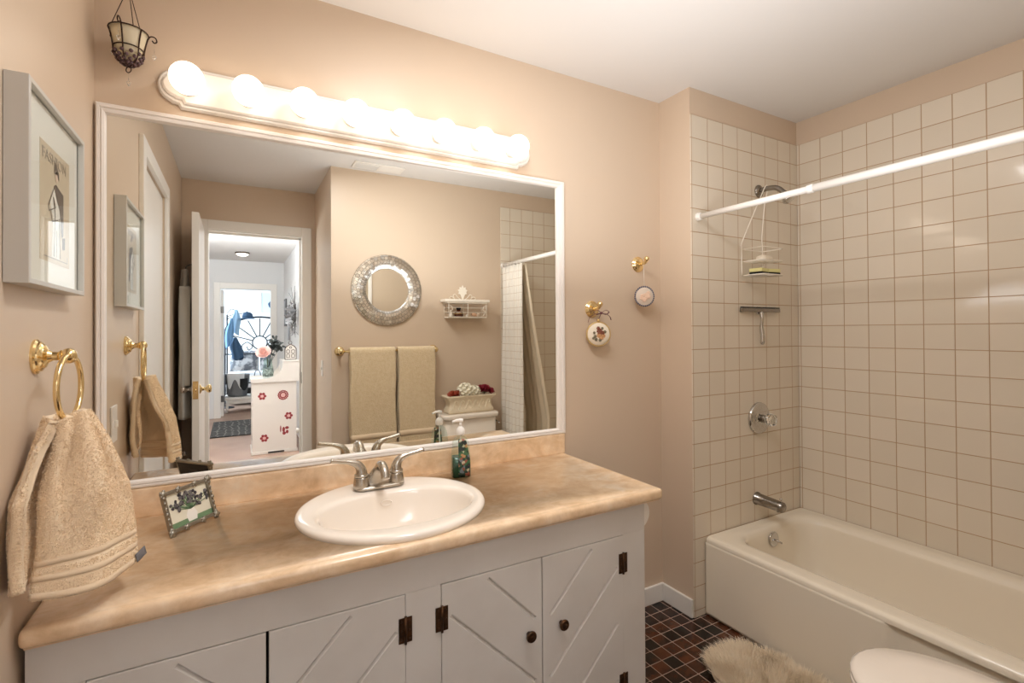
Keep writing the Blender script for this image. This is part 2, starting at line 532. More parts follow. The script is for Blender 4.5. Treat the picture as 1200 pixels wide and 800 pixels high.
def pane_mat(name, tint=(1, 1, 1, 1), rough=0.0):
    m, nt, b = new_mat(name); L = nt.links.new
    nt.nodes.remove(b)
    out = nt.nodes['Material Output']
    tr = nt.nodes.new('ShaderNodeBsdfTransparent'); tr.inputs[0].default_value = tint
    gl = nt.nodes.new('ShaderNodeBsdfGlossy'); gl.inputs['Roughness'].default_value = rough
    fr = nt.nodes.new('ShaderNodeFresnel'); fr.inputs['IOR'].default_value = 1.45
    mx = nt.nodes.new('ShaderNodeMixShader')
    ge = nt.nodes.new('ShaderNodeNewGeometry'); fs = nt.nodes.new('ShaderNodeMath'); fs.operation = 'SUBTRACT'; fs.inputs[0].default_value = 1.0; L(ge.outputs['Backfacing'], fs.inputs[1])
    fm = nt.nodes.new('ShaderNodeMath'); fm.operation = 'MULTIPLY'; L(fs.outputs[0], fm.inputs[0]); L(fr.outputs[0], fm.inputs[1])
    L(fm.outputs[0], mx.inputs[0]); L(tr.outputs[0], mx.inputs[1]); L(gl.outputs[0], mx.inputs[2]); L(mx.outputs[0], out.inputs['Surface'])
    return m
MT['pane'] = pane_mat('thin_clear_glass', (0.97, 0.985, 0.98, 1))
MT['bottle'] = pane_mat('clear_bottle_plastic', (0.90, 0.95, 0.93, 1), 0.05)

XS, XR, D, H, ZT, W, NX, W2, CH = 2.157, 2.981, 0.191, 2.424, 2.300, 1.735, 0.899, 2.505, 0.7885

# ================================================================== the setting
b = bm_new(); box(b, -0.1, 3.1, -2.605, 0.1, -0.1, 0.0); struct('floor', b, MT['floor'])
b = bm_new(); box(b, -0.1, 3.1, -2.605, 0.1, H, H + 0.1); struct('ceiling', b, MT['ceiling'])
b = bm_new(); box(b, -0.1, XS, 0.0, 0.1, 0, H); struct('wall_north', b, MT['paint'])
b = bm_new(); box(b, XS, 3.1, -D + 0.005, 0.1, 0, H); struct('wall_step', b, MT['paint'])
b = bm_new(); box(b, XS + 0.001, XR, -D, -D + 0.005, 0, ZT, 0.0015); struct('wall_shower_tile', b, MT['tile_n'])
b = bm_new(); box(b, XR + 0.005, 3.1, -W, -D + 0.005, 0, H); struct('wall_east', b, MT['paint'])
b = bm_new(); box(b, XR, XR + 0.005, -W, -D, 0, ZT, 0.0015); struct('wall_east_tile', b, MT['tile_e'])
b = bm_new(); box(b, NX, 3.1, -W - 0.1, -W, 0, H); struct('wall_south', b, MT['paint'])
b = bm_new(); box(b, 2.185, XR, -W, -W + 0.005, 0, ZT, 0.0015); struct('wall_south_tile', b, MT['tile_n'])
b = bm_new(); box(b, NX, 1.12, -2.605, -W - 0.1, 0, H); struct('wall_nook', b, MT['paint'])
b = bm_new()
box(b, -0.1, 0.0, -0.80, 0.0, 0, H); box(b, -0.1, 0.0, -2.605, -1.55, 0, H); box(b, -0.1, 0.0, -1.55, -0.80, 2.05, H)
struct('wall_west', b, MT['paint'])
b = bm_new()
box(b, 0.0, 0.164, -2.605, -W2, 0, H); box(b, 0.80, NX, -2.605, -W2, 0, H); box(b, 0.164, 0.80, -2.605, -W2, 2.07, H)
struct('wall_entry', b, MT['paint'])

def casing(name, pts_fn, w=0.07):
    pass
# entry door casing and jamb
b = bm_new()
box(b, 0.094, 0.164, -W2, -W2 + 0.018, 0, 2.14, 0.004); box(b, 0.80, 0.870, -W2, -W2 + 0.018, 0, 2.14, 0.004); box(b, 0.164, 0.80, -W2, -W2 + 0.018, 2.07, 2.14, 0.004)
box(b, 0.156, 0.166, -2.612, -W2 + 0.003, 0, 2.07); box(b, 0.798, 0.808, -2.612, -W2 + 0.003, 0, 2.07); box(b, 0.16, 0.80, -2.612, -W2 + 0.003, 2.062, 2.072)
box(b, 0.785, 0.80, -2.575, -2.55, 0, 2.062); box(b, 0.166, 0.798, -2.575, -2.55, 2.048, 2.064)
sp = struct('trim_1', b, MT['trim'])
b = bm_new(); box(b, 0.7965, 0.7985, -2.545, -2.515, 0.90, 0.99, 0.0005); obj('strike_plate', b, MT['bronze'], sp)
# closet door casing on the west wall
b = bm_new()
for (y0, y1, z0, z1) in ((-0.80, -0.73, 0, 2.12), (-1.62, -1.55, 0, 2.12), (-1.55, -0.80, 2.05, 2.12)):
    box(b, 0.0, 0.018, y0, y1, z0, z1, 0.004)
struct('trim_2', b, MT['trim'])
b = bm_new(); box(b, -0.05, -0.008, -1.549, -0.801, 0.005, 2.049, 0.003)
d2 = struct('door_2', b, MT['trim'])
for z in (0.3, 1.78):
    b = bm_new(); box(b, -0.010, -0.005, -0.84, -0.803, z - 0.045, z + 0.045, 0.001); tube(b, [(-0.002, -0.804, z - 0.047), (-0.002, -0.804, z + 0.047)], 0.005, 8)
    obj('hinge', b, MT['brass'], d2)
# entry door leaf, opened against the west wall
b = bm_new(); box(b, 0.104, 0.142, -2.492, -1.875, 0.01, 2.058, 0.002)
d1 = struct('door_1', b, MT['trim'])
for sgn, x0, mt in ((1, 0.142, 'brass'), (-1, 0.104, 'chrome')):
    b = bm_new(); lathe(b, [(0.0, 0), (0.030, 0), (0.030, 0.004), (0.012, 0.012), (0.010, 0.030), (0.022, 0.038), (0.027, 0.050), (0.022, 0.062), (0, 0.066)], (x0, -1.94, 0.955), (sgn, 0, 0), 20)
    obj('door_knob', b, MT[mt], d1)
b = bm_new(); box(b, 0.108, 0.138, -1.8755, -1.8735, 0.90, 1.01, 0.0006); ball(b, (0.123, -1.872, 0.955), 0.008, 10, 8, (1, 0.6, 1)); obj('latch_plate', b, MT['brass'], d1)

# baseboards
b = bm_new(); box(b, 1.52, XS, -0.013, 0, 0, 0.084, 0.004); struct('baseboard_north', b, MT['trim'])
b = bm_new(); box(b, XS - 0.013, XS, -D + 0.004, -0.013, 0, 0.084, 0.004); struct('baseboard_step', b, MT['trim'])
b = bm_new(); box(b, NX, 2.18, -W, -W + 0.013, 0, 0.084, 0.004); struct('baseboard_south', b, MT['trim'])

# ================================================================== vanity
van = thing('vanity_cabinet', 'long white painted vanity cabinet with chevron grooved doors and dark bronze hinges', 'cabinet', (0.76, -0.28, 0))
VF = -0.545
b = bm_new()
def fr(x0, x1, z0, z1): box(b, x0, x1, VF, VF + 0.02, z0, z1, 0.0012)
fr(0.010, 1.512, 0.658, 0.747); fr(0.010, 0.095, 0.0, 0.6578); fr(0.7095, 0.8035, 0.0, 0.6578); fr(1.4175, 1.512, 0.0, 0.6578)
fr(0.0952, 0.7093, 0.0, 0.10); fr(0.8037, 1.4173, 0.0, 0.10)
obj('face_frame', b, MT['cabinet'], van)
b = bm_new(); box(b, 1.494, 1.510, VF + 0.02, -0.005, 0.0, 0.747); o = obj('side_panel', b, MT['cabinet'], van)
c = bm_new(); box(c, 1.48, 1.53, -0.522, -0.395, 0.634, 0.744); c.transform(van.matrix_basis.inverted()); boolean_cut(o, c)
b = bm_new(); box(b, 0.010, 0.026, VF + 0.02, -0.005, 0.0, 0.747); obj('side_panel', b, MT['cabinet'], van)
b = bm_new(); box(b, 0.026, 1.494, VF + 0.045, VF + 0.05, 0.02, 0.64); box(b, 0.026, 1.494, VF + 0.045, -0.01, 0.05, 0.066); obj('gap_shade_sheet', b, MT['gap_shade'], van)  # dark sheet behind the doors stands in for shade in the gaps

def van_door(x0, x1, slope, c0, hinge_right, knob_x):
    z0, z1 = 0.102, 0.656
    b = bm_new(); box(b, x0, x1, VF - 0.002, VF + 0.018, z0, z1, 0.002)
    d = obj('door', b, MT['cabinet'], van)
    cut = bm_new()
    xa, xb, za, zb = x0 + 0.025, x1 - 0.022, z0 + 0.02, z1 - 0.016
    k = 0
    for k in range(-1, 7):
        cc = c0 - 0.178 * k          # z = slope*x + cc
        pts = []
        lo, hi = xa, xb
        if slope > 0: lo = max(lo, za - cc); hi = min(hi, zb - cc)
        else: lo = max(lo, cc - zb); hi = min(hi, cc - za)
        if hi - lo < 0.02: continue
        p, q = Vector((lo, 0, slope * lo + cc)), Vector((hi, 0, slope * hi + cc))
        dn = (q - p).normalized(); n = Vector((-dn.z, 0, dn.x))
        wv = 0.0066
        vs = []
        for e in (p, q):
            vs.append([cut.verts.new(e + n * wv + Vector((0, VF - 0.004, 0))), cut.verts.new(e - n * wv + Vector((0, VF - 0.004, 0))), cut.verts.new(e + Vector((0, VF + 0.0065, 0)))])
        cut.faces.new(vs[0]); cut.faces.new(vs[1][::-1])
        for i in range(3):
            j = (i + 1) % 3
            cut.faces.new((vs[0][i], vs[1][i], vs[1][j], vs[0][j]))
    bmesh.ops.recalc_face_normals(cut, faces=list(cut.faces))
    cut.transform(van.matrix_basis.inverted()); boolean_cut(d, cut)
    hx = x1 if hinge_right else x0
    for zc in (0.570, 0.19):
        h = bm_new()
        for s in (-1, 1):
            box(h, hx + s * 0.0095 - 0.0075, hx + s * 0.0095 + 0.0075, VF - 0.0042, VF - 0.002, zc - 0.031, zc + 0.031, 0.0006)
            for dz in (-0.022, 0, 0.022):
                ball(h, (hx + s * 0.010, VF - 0.0045, zc + dz), 0.0026, 8, 6, (1, 0.5, 1))
        tube(h, [(hx, VF - 0.005, zc - 0.034), (hx, VF - 0.005, zc + 0.034)], 0.0034, 8)
        sub('hinge', h, MT['bronze'], d, van)
    kb = bm_new()
    lathe(kb, [(0.007, 0), (0.006, 0.008), (0.0145, 0.013), (0.0160, 0.017), (0.0145, 0.021), (0.011, 0.022), (0.0095, 0.020), (0.006, 0.023), (0, 0.024)], (knob_x, VF - 0.002, 0.452), (0, -1, 0), 20)
    sub('knob', kb, MT['bronze'], d, van)
    return d
van_door(0.0960, 0.3985, -1, 0.876, False, 0.365)
van_door(0.4045, 0.7085, 1, 0.061, True, 0.44)
van_door(0.8045, 1.1105, -1, 1.578, False, 1.065)
van_door(1.1135, 1.4165, 1, -0.654, True, 1.177)

ctop = thing('countertop', 'tan mottled laminate vanity countertop with rounded front edge and low backsplash', 'countertop', (0.79, -0.28, CH - 0.041))
b = bm_new(); box(b, 0.006, 1.572, -0.573, -0.004, CH - 0.036, CH, 0.0155, 6); box(b, 0.012, 1.566, -0.558, -0.01, CH - 0.041, CH - 0.037)
slab = obj('slab', b, MT['counter'], ctop, smooth_angle=40)
c = bm_new(); lathe(c, [(0.238, CH - 0.1), (0.238, CH + 0.1)], (0.75, -0.305, 0), (0, 0, 1), 48, 1.0, 0.91)
c.transform(ctop.matrix_basis.inverted()); boolean_cut(slab, c)
b = bm_new(); box(b, 0.006, 1.570, -0.021, -0.003, CH - 0.002, 0.872, 0.007, 3); obj('backsplash', b, MT['counter'], ctop, smooth_angle=40)

# sink
sk = thing('sink', 'oval biscuit drop-in sink with wide rim set in the tan countertop', 'sink', (0.75, -0.305, CH))
b = bm_new()
def ell(cx, cy, a, bb, z, n=64, p=2.0):
    out = []
    for k in range(n):
        t = 2 * pi * k / n
        ct, st = cos(t), sin(t)
        out.append(Vector((cx + a * math.copysign(abs(ct) ** (2 / p), ct), cy + bb * math.copysign(abs(st) ** (2 / p), st), z)))
    return out
R = [ell(0.75, -0.305, 0.268, 0.250, CH + 0.0005), ell(0.75, -0.305, 0.271, 0.253, CH + 0.006), ell(0.75, -0.305, 0.270, 0.252, CH + 0.013), ell(0.75, -0.305, 0.264, 0.246, CH + 0.0185), ell(0.75, -0.305, 0.252, 0.234, CH + 0.0205),
     ell(0.753, -0.322, 0.236, 0.182, CH + 0.0185, p=2.1), ell(0.754, -0.331, 0.228, 0.160, CH + 0.0165, p=2.15), ell(0.755, -0.334, 0.221, 0.150, CH + 0.011, p=2.15), ell(0.755, -0.334, 0.215, 0.144, CH + 0.0, p=2.15),
     ell(0.755, -0.334, 0.200, 0.133, CH - 0.045), ell(0.755, -0.332, 0.165, 0.110, CH - 0.095), ell(0.755, -0.328, 0.115, 0.078, CH - 0.125), ell(0.755, -0.325, 0.06, 0.045, CH - 0.138), ell(0.755, -0.325, 0.02, 0.02, CH - 0.140)]
loft(b, smooth_rings(R, 4), cap0=False, cap1=True)
obj('basin', b, MT['porcelain'], sk, recalc=True)
b = bm_new(); lathe(b, [(0.0, 0.004), (0.016, 0.004), (0.022, 0.003), (0.0235, 0.0), (0.020, -0.002)], (0.755, -0.325, CH - 0.139), (0, 0, 1), 24); obj('drain', b, MT['chrome'], sk)
b = bm_new(); tube(b, [(0.755 + 0.017 * cos(t), -0.334 + 0.1395 - 0.004 + 0.002 * sin(t), CH - 0.017 + 0.008 * sin(t)) for t in [2 * pi * k / 20 for k in range(20)]], 0.0016, 6, closed=True); obj('overflow_slot', b, MT['porcelain'], sk)

# faucet
fz = CH + 0.0187
fc = thing('faucet', 'brushed nickel two-handle faucet on the sink rim', 'faucet', (0.747, -0.14, fz))
b = bm_new()
loft(b, [[Vector((x, y, fz + h)) for x, y in rrect(0.667 + e, 0.827 - e, -0.170 + e, -0.110 - e, 0.029 - e)] for e, h in ((0, 0.0022), (0, 0.008), (0.003, 0.011), (0.010, 0.013))])
obj('base', b, MT['nickel'], fc)
b = bm_new()
# spout: broad triangular foot that rises and arches forward
P = [(0.747, -0.132, fz + 0.010), (0.747, -0.133, fz + 0.030), (0.747, -0.138, fz + 0.052), (0.747, -0.153, fz + 0.072), (0.747, -0.178, fz + 0.080), (0.747, -0.204, fz + 0.070), (0.747, -0.222, fz + 0.046)]
pts = catmull(P, 6); n = len(pts)
rings = []
for i, p in enumerate(pts):
    t = i / (n - 1)
    dd = (pts[min(i + 1, n - 1)] - pts[max(i - 1, 0)]).normalized()
    up = Vector((1, 0, 0)).cross(dd)
    wx = 0.050 * (1 - min(t / 0.45, 1)) ** 1.2 + 0.0155 - 0.0025 * t
    wt = 0.017 * (1 - t) + 0.0105 * t
    rings.append([p + Vector((1, 0, 0)) * (wx * cos(2 * pi * k / 20)) + up * (wt * sin(2 * pi * k / 20)) for k in range(20)])
loft(b, rings); obj('spout', b, MT['nickel'], fc)
for s in (-1, 1):
    hx = 0.747 + s * 0.056
    b = bm_new()
    lathe(b, [(0.0265, 0.0), (0.0255, 0.012), (0.0225, 0.034), (0.0222, 0.0355), (0.0195, 0.036), (0.0195, 0.0375), (0.0222, 0.038), (0.0215, 0.045), (0.0, 0.047)], (hx, -0.140, fz + 0.0045), (0, 0, 1), 24)
    hd = obj('handle', b, MT['nickel'], fc)
    b = bm_new()
    P = [(hx, -0.140, fz + 0.040), (hx + s * 0.001, -0.140, fz + 0.062), (hx + s * 0.012, -0.140, fz + 0.081), (hx + s * 0.036, -0.141, fz + 0.092), (hx + s * 0.066, -0.142, fz + 0.098), (hx + s * 0.094, -0.143, fz + 0.104)]
    pts = catmull(P, 6); n = len(pts)
    tube(b, pts, [0.0205 - 0.0135 * min(i / (n - 1) * 1.5, 1) for i in range(n)], 14)
    sub('lever', b, MT['nickel'], hd, fc)

# ================================================================== wall mirror
mr = thing('wall_mirror', 'large rectangular wall mirror with a white frame above the vanity', 'mirror', (0.79, 0, 0.872))
b = bm_new()
X0, X1, Z0, Z1 = 0.006, 1.574, 0.8725, 1.948
XI0, XI1, ZI0, ZI1 = 0.028, 1.537, 0.894, 1.920
prof = [(0.0, 0.0), (0.0, 0.016), (0.15, 0.020), (0.40, 0.020), (0.47, 0.015), (0.55, 0.015), (0.62, 0.019), (0.88, 0.017), (1.0, 0.010), (1.0, 0.0)]   # across the moulding, depth
rings = []
for t, dp in prof:
    x0, x1, z0, z1 = X0 + (XI0 - X0) * t, X1 + (XI1 - X1) * t, Z0 + (ZI0 - Z0) * t, Z1 + (ZI1 - Z1) * t
    rings.append([b.verts.new((x, -0.001 - dp, z)) for x, z in ((x0, z0), (x1, z0), (x1, z1), (x0, z1))])
for a, c in zip(rings, rings[1:]):
    for k in range(4):
        b.faces.new((a[k], a[(k + 1) % 4], c[(k + 1) % 4], c[k]))
obj('frame', b, MT['mirror_frame'], mr)
b = bm_new(); box(b, X0 + 0.012, X1 - 0.012, -0.006, -0.001, Z0 + 0.012, Z1 - 0.012); obj('mirror_glass', b, MT['mirror'], mr)

# ================================================================== vanity light bar
vl = thing('vanity_light', 'long white light bar with eight lit globe bulbs above the mirror', 'light fixture', (0.78, 0, 2.035))
def bar_outline(e):
    x0, x1, z0, z1 = 0.145 + e, 1.405 - e, 1.972 + e, 2.098 - e
    zc = (z0 + z1) / 2; hh = (z1 - z0) / 2
    right = [(x1 - 0.055, z1), (x1 - 0.050, z1 - 0.012), (x1 - 0.034, z1 - 0.014)]
    arc = [(x1 - 0.040 + 0.040 * cos(t), zc + (hh - 0.016) * sin(t)) for t in [radians(90 - 15 * k) for k in range(1, 12)]]
    rt = right + arc + [(x, 2 * zc - z) for x, z in right[::-1]]
    lt = [(x0 + x1 - x, z) for x, z in rt][::-1]
    return rt + lt
b = bm_new()
loft(b, [[Vector((x, y, z)) for x, z in bar_outline(e)] for e, y in ((0, -0.001), (0, -0.010), (0.004, -0.016), (0.009, -0.016), (0.011, -0.022), (0.016, -0.026), (0.022, -0.026))], cap0=True, cap1=True, smooth=False)
obj('backplate', b, MT['trim'], vl)
for bx in (0.222, 0.376, 0.531, 0.688, 0.845, 0.998, 1.154, 1.304):
    b = bm_new(); lathe(b, [(0.024, 0), (0.022, 0.022), (0.017, 0.026), (0.0, 0.026)], (bx, -0.025, 2.030), (0, -1, 0), 20); so = obj('socket', b, MT['trim'], vl)
    b = bm_new(); ball(b, (bx, -0.092, 2.030), 0.044, 20, 12); obj('bulb', b, MT['bulb'], vl, label='lit globe bulb')

# ================================================================== bathtub
tb = thing('bathtub', 'biscuit enamel alcove bathtub against the tiled walls', 'bathtub', (2.606, -0.96, 0))
TZ = 0.360
b = bm_new()
def rr3(x0, x1, y0, y1, r, z, n=8): return [Vector((x, y, z)) for x, y in rrect(x0, x1, y0, y1, r, n)]
Y0, Y1 = -W + 0.008, -D - 0.002
rings = [rr3(2.248, 2.978, Y0, Y1, 0.010, 0.004), rr3(2.248, 2.978, Y0, Y1, 0.010, TZ - 0.034), rr3(2.2285, 2.978, Y0, Y1, 0.012, TZ - 0.0275), rr3(2.2285, 2.978, Y0, Y1, 0.014, TZ - 0.020), rr3(2.231, 2.978, Y0, Y1, 0.016, TZ - 0.010), rr3(2.239, 2.976, Y0 + 0.002, Y1 - 0.003, 0.02, TZ - 0.002), rr3(2.252, 2.970, Y0 + 0.01, Y1 - 0.01, 0.03, TZ),
         rr3(2.270, 2.950, -1.68, -0.225, 0.06, TZ + 0.0002), rr3(2.300, 2.922, -1.645, -0.245, 0.095, TZ - 0.0005), rr3(2.322, 2.902, -1.620, -0.262, 0.105, TZ - 0.006), rr3(2.334, 2.890, -1.606, -0.272, 0.108, TZ - 0.018), rr3(2.342, 2.880, -1.590, -0.279, 0.11, TZ - 0.045),
         rr3(2.356, 2.862, -1.54, -0.292, 0.12, 0.20), rr3(2.380, 2.835, -1.46, -0.315, 0.13, 0.10), rr3(2.43, 2.79, -1.38, -0.37, 0.12, 0.062), rr3(2.52, 2.70, -1.2, -0.5, 0.08, 0.055)]
loft(b, rings[:3] + smooth_rings(rings[3:], 5), cap0=True, cap1=True)
obj('shell', b, MT['tub'], tb, smooth_angle=60)
# apron with the long shallow recess beyond its left-hand panel
b = bm_new()
def sst(a, c, x):
    t = max(0.0, min(1.0, (x - a) / (c - a))); return t * t * (3 - 2 * t)
def apron(u, v):
    y = Y1 - 0.001 + (Y0 - Y1 + 0.002) * u
    z = 0.006 + (TZ - 0.0268 - 0.006) * v
    rec = sst(-0.905, -0.945, y) * (1 - sst(-1.61, -1.66, y)) * sst(0.045, 0.075, z) * 0.016
    top = sst(TZ - 0.10, TZ - 0.032, z) * 0.0
    return (2.2305 + rec + top, y, z)
sheet(b, apron, 160, 30, 0.004)
obj('apron', b, MT['tub'], tb)
b = bm_new(); lathe(b, [(0.034, 0.0), (0.036, 0.004), (0.034, 0.007), (0.030, 0.009), (0.0, 0.010)], (2.60, -0.283, 0.300), (0, -1, 0.08), 28)
ov = obj('overflow_plate', b, MT['chrome'], tb)
b = bm_new(); tube(b, [(2.60, -0.292, 0.300), (2.602, -0.306, 0.298), (2.606, -0.326, 0.293)], [0.006, 0.005, 0.004], 8); ball(b, (2.585, -0.295, 0.300), 0.004, 8, 6)
sub('trip_lever', b, MT['chrome'], ov, tb)

# tub spout, valve, shower arm
ts = thing('tub_spout', 'chrome tub spout with a diverter knob above the bathtub', 'faucet', (2.61, -D, 0.47))
b = bm_new(); lathe(b, [(0.0, 0), (0.032, 0.0), (0.032, 0.006), (0.028, 0.010), (0.027, 0.06), (0.0255, 0.115), (0.024, 0.136), (0.019, 0.141), (0, 0.142)], (2.61, -D, 0.468), (0.02, -1, -0.05), 26)
tube(b, [(2.612, -0.312, 0.462), (2.612, -0.315, 0.438)], [0.0185, 0.017], 16)
o = obj('spout', b, MT['dull_chrome'], ts, smooth_angle=45)
b = bm_new(); tube(b, [(2.612, -0.318, 0.480), (2.612, -0.318, 0.496)], 0.004, 8); ball(b, (2.612, -0.318, 0.499), 0.008, 12, 8, (1, 1, 0.7)); obj('diverter', b, MT['chrome'], ts)
sv = thing('shower_valve', 'round chrome shower valve with a clear faceted knob on the tiled wall', 'shower valve', (2.628, -D, 0.867))
b = bm_new(); lathe(b, [(0.0, 0), (0.078, 0), (0.079, 0.006), (0.076, 0.013), (0.070, 0.016), (0.066, 0.013), (0.060, 0.016), (0.046, 0.020), (0.030, 0.023), (0.0, 0.024)], (2.628, -D, 0.867), (0, -1, 0), 40); obj('escutcheon', b, MT['chrome'], sv)
b = bm_new(); lathe(b, [(0.020, 0.022), (0.019, 0.040), (0.016, 0.046), (0.0, 0.046)], (2.628, -D, 0.867), (0, -1, 0), 20); obj('stem', b, MT['dull_chrome'], sv)
b = bm_new(); lathe(b, [(0.012, 0.046), (0.026, 0.050), (0.031, 0.060), (0.031, 0.074), (0.026, 0.086), (0.014, 0.090), (0, 0.090)], (2.628, -D, 0.867), (0, -1, 0), 10, smooth=False); obj('knob', b, MT['glass'], sv, label='clear faceted acrylic knob')
sh = thing('shower_fixture', 'chrome curved shower arm with a small head high on the tiled wall', 'shower head', (2.650, -D, 2.005))
b = bm_new(); lathe(b, [(0, 0), (0.032, 0), (0.031, 0.006), (0.018, 0.014), (0.012, 0.016), (0, 0.016)], (2.650, -D, 2.008), (0, -1, 0), 26); obj('flange', b, MT['dull_chrome'], sh)
b = bm_new(); tube(b, catmull([(2.650, -D, 2.008), (2.652, -0.235, 2.012), (2.655, -0.285, 2.002), (2.658, -0.322, 1.968)], 8), 0.0125, 14); obj('arm', b, MT['dull_chrome'], sh)
b = bm_new(); lathe(b, [(0.013, 0), (0.017, 0.008), (0.016, 0.016), (0.020, 0.022), (0.028, 0.044), (0.026, 0.048), (0, 0.049)], (2.658, -0.318, 1.971), (0.05, -0.55, -1), 22); obj('spray_head', b, MT['chrome'], sh)
# caddy
cd = thing('shower_caddy', 'white wire shower caddy hung from the shower arm', 'caddy', (2.575, -0.26, 1.56))
b = bm_new()
cl, cr, cyb, cyf = 2.492, 2.654, -0.206, -0.318
tube(b, catmull([(cl, cyb, 1.575), (cl, cyb, 1.70), (cl + 0.004, cyb - 0.004, 1.745), (2.615, -0.222, 1.960), (2.636, -0.232, 2.012), (2.648, -0.236, 2.027), (2.662, -0.232, 2.012), (2.652, -0.222, 1.935), (cr - 0.008, cyb - 0.004, 1.78), (cr, cyb, 1.72), (cr, cyb, 1.575)], 5), 0.0027, 8)
obj('hanger', b, MT['white_wire'], cd)
for z, n in ((1.700, 0), (1.640, 5), (1.572, 6)):
    b = bm_new()
    tube(b, [(x, y, z) for x, y in rrect(cl, cr, cyf, cyb, 0.02, 5)], 0.0026, 8, closed=True)
    for k in range(n):
        y = cyb + (cyf - cyb) * (k + 1) / (n + 1)
        tube(b, [(cl, y, z - 0.001), (cr, y, z - 0.001)], 0.0017, 6)
    if n:
        tube(b, [((cl + cr) / 2, cyb, z - 0.003), ((cl + cr) / 2, cyf, z - 0.003)], 0.0017, 6)
    obj('shelf_ring' if n == 0 else 'wire_shelf', b, MT['white_wire'], cd)
b = bm_new()
loft(b, [[Vector((2.585 + x * s, -0.262 + y * s, 1.6415 + h)) for x, y in rrect(-0.040, 0.040, -0.027, 0.027, 0.022, 5)] for s, h in ((0.80, 0), (1, 0.006), (1, 0.016), (0.92, 0.024), (0.6, 0.029))])
single('soap_bar', b, M('white_soap', (246, 236, 218), 0.4), 'white bar of soap on the middle shelf of the shower caddy', 'soap', (2.585, -0.262, 1.6415))
MT['sponge'] = M('pale_green_sponge', (222, 214, 150), 0.9, bump=(300, 0.5, 0.003)); MT['scourer'] = M('black_scouring_pad', (30, 28, 26), 0.95, bump=(500, 0.6, 0.003))
for i, (x, y, rz, lb) in enumerate(((2.533, -0.268, 0.15, 'pale green sponge with black underside nearer the wall end of the caddy bottom shelf'), (2.612, -0.272, -0.2, 'pale green sponge with black underside beside the other, further into the caddy bottom shelf'))):
    t = thing('sponge', ('pale green sponge with black pad, on the wall-end side of the caddy' if i == 0 else 'pale green sponge with black pad, nearer the tub corner in the caddy'), 'sponge', (x, y, 1.5745), rz, 'sponges in the shower caddy')
    b = bm_new(); box(b, -0.035, 0.035, -0.030, 0.030, 0.0, 0.010, 0.003); obj('scouring_pad', b, MT['scourer'], t, local=True)
    b = bm_new(); box(b, -0.036, 0.036, -0.031, 0.031, 0.0102, 0.028, 0.005); obj('foam', b, MT['sponge'], t, local=True)
# squeegee
sq = thing('squeegee', 'chrome shower squeegee hung on the tiled wall below the caddy', 'squeegee', (2.635, -D, 1.24))
b = bm_new(); box(b, 2.483, 2.787, -0.214, -0.198, 1.396, 1.416, 0.004); obj('blade_bar', b, MT['dull_chrome'], sq)
b = bm_new(); box(b, 2.480, 2.790, -0.208, -0.204, 1.414, 1.422, 0.0008); obj('rubber_blade', b, MT['black'], sq)
b = bm_new(); tube(b, catmull([(2.635, -0.208, 1.398), (2.635, -0.214, 1.365), (2.635, -0.210, 1.32), (2.635, -0.216, 1.27), (2.635, -0.212, 1.235)], 6), [0.010, 0.0098, 0.0096, 0.0094, 0.0092, 0.009, 0.0085, 0.008, 0.0078, 0.0078, 0.008, 0.0084, 0.009, 0.0096, 0.010, 0.0104, 0.0106, 0.0108, 0.011, 0.0112, 0.0113, 0.0112, 0.0108, 0.0095, 0.006], 14); obj('handle', b, MT['chrome'], sq)
b = bm_new(); box(b, 2.622, 2.648, -0.199, -D, 1.385, 1.425, 0.003); obj('wall_hook', b, MT['chrome'], sq)
# rod
rd = thing('shower_rod', 'white telescoping shower curtain rod across the tub alcove', 'curtain rod', (2.2, -0.96, 1.83))
b = bm_new(); tube(b, [(2.2, -D - 0.012, 1.83), (2.2, -0.72, 1.83)], 0.0125, 18); obj('thin_tube', b, MT['white_plastic'], rd)
b = bm_new(); tube(b, [(2.2, -0.70, 1.83), (2.2, -W + 0.02, 1.83)], 0.0148, 18); obj('thick_tube', b, MT['white_plastic'], rd)
b = bm_new(); lathe(b, [(0.0125, 0), (0.0165, 0.003), (0.0165, 0.022), (0.0148, 0.026)], (2.2, -0.690, 1.83), (0, -1, 0), 18); obj('lock_collar', b, MT['white_plastic'], rd)
for y, s in ((-D - 0.0005, -1), (-W + 0.006, 1)):
    b = bm_new(); lathe(b, [(0.0, 0), (0.019, 0), (0.020, 0.004), (0.0175, 0.018), (0.014, 0.022), (0, 0.022)], (2.2, y, 1.83), (0, s, 0), 20); obj('end_cap', b, MT['white_plastic'], rd)

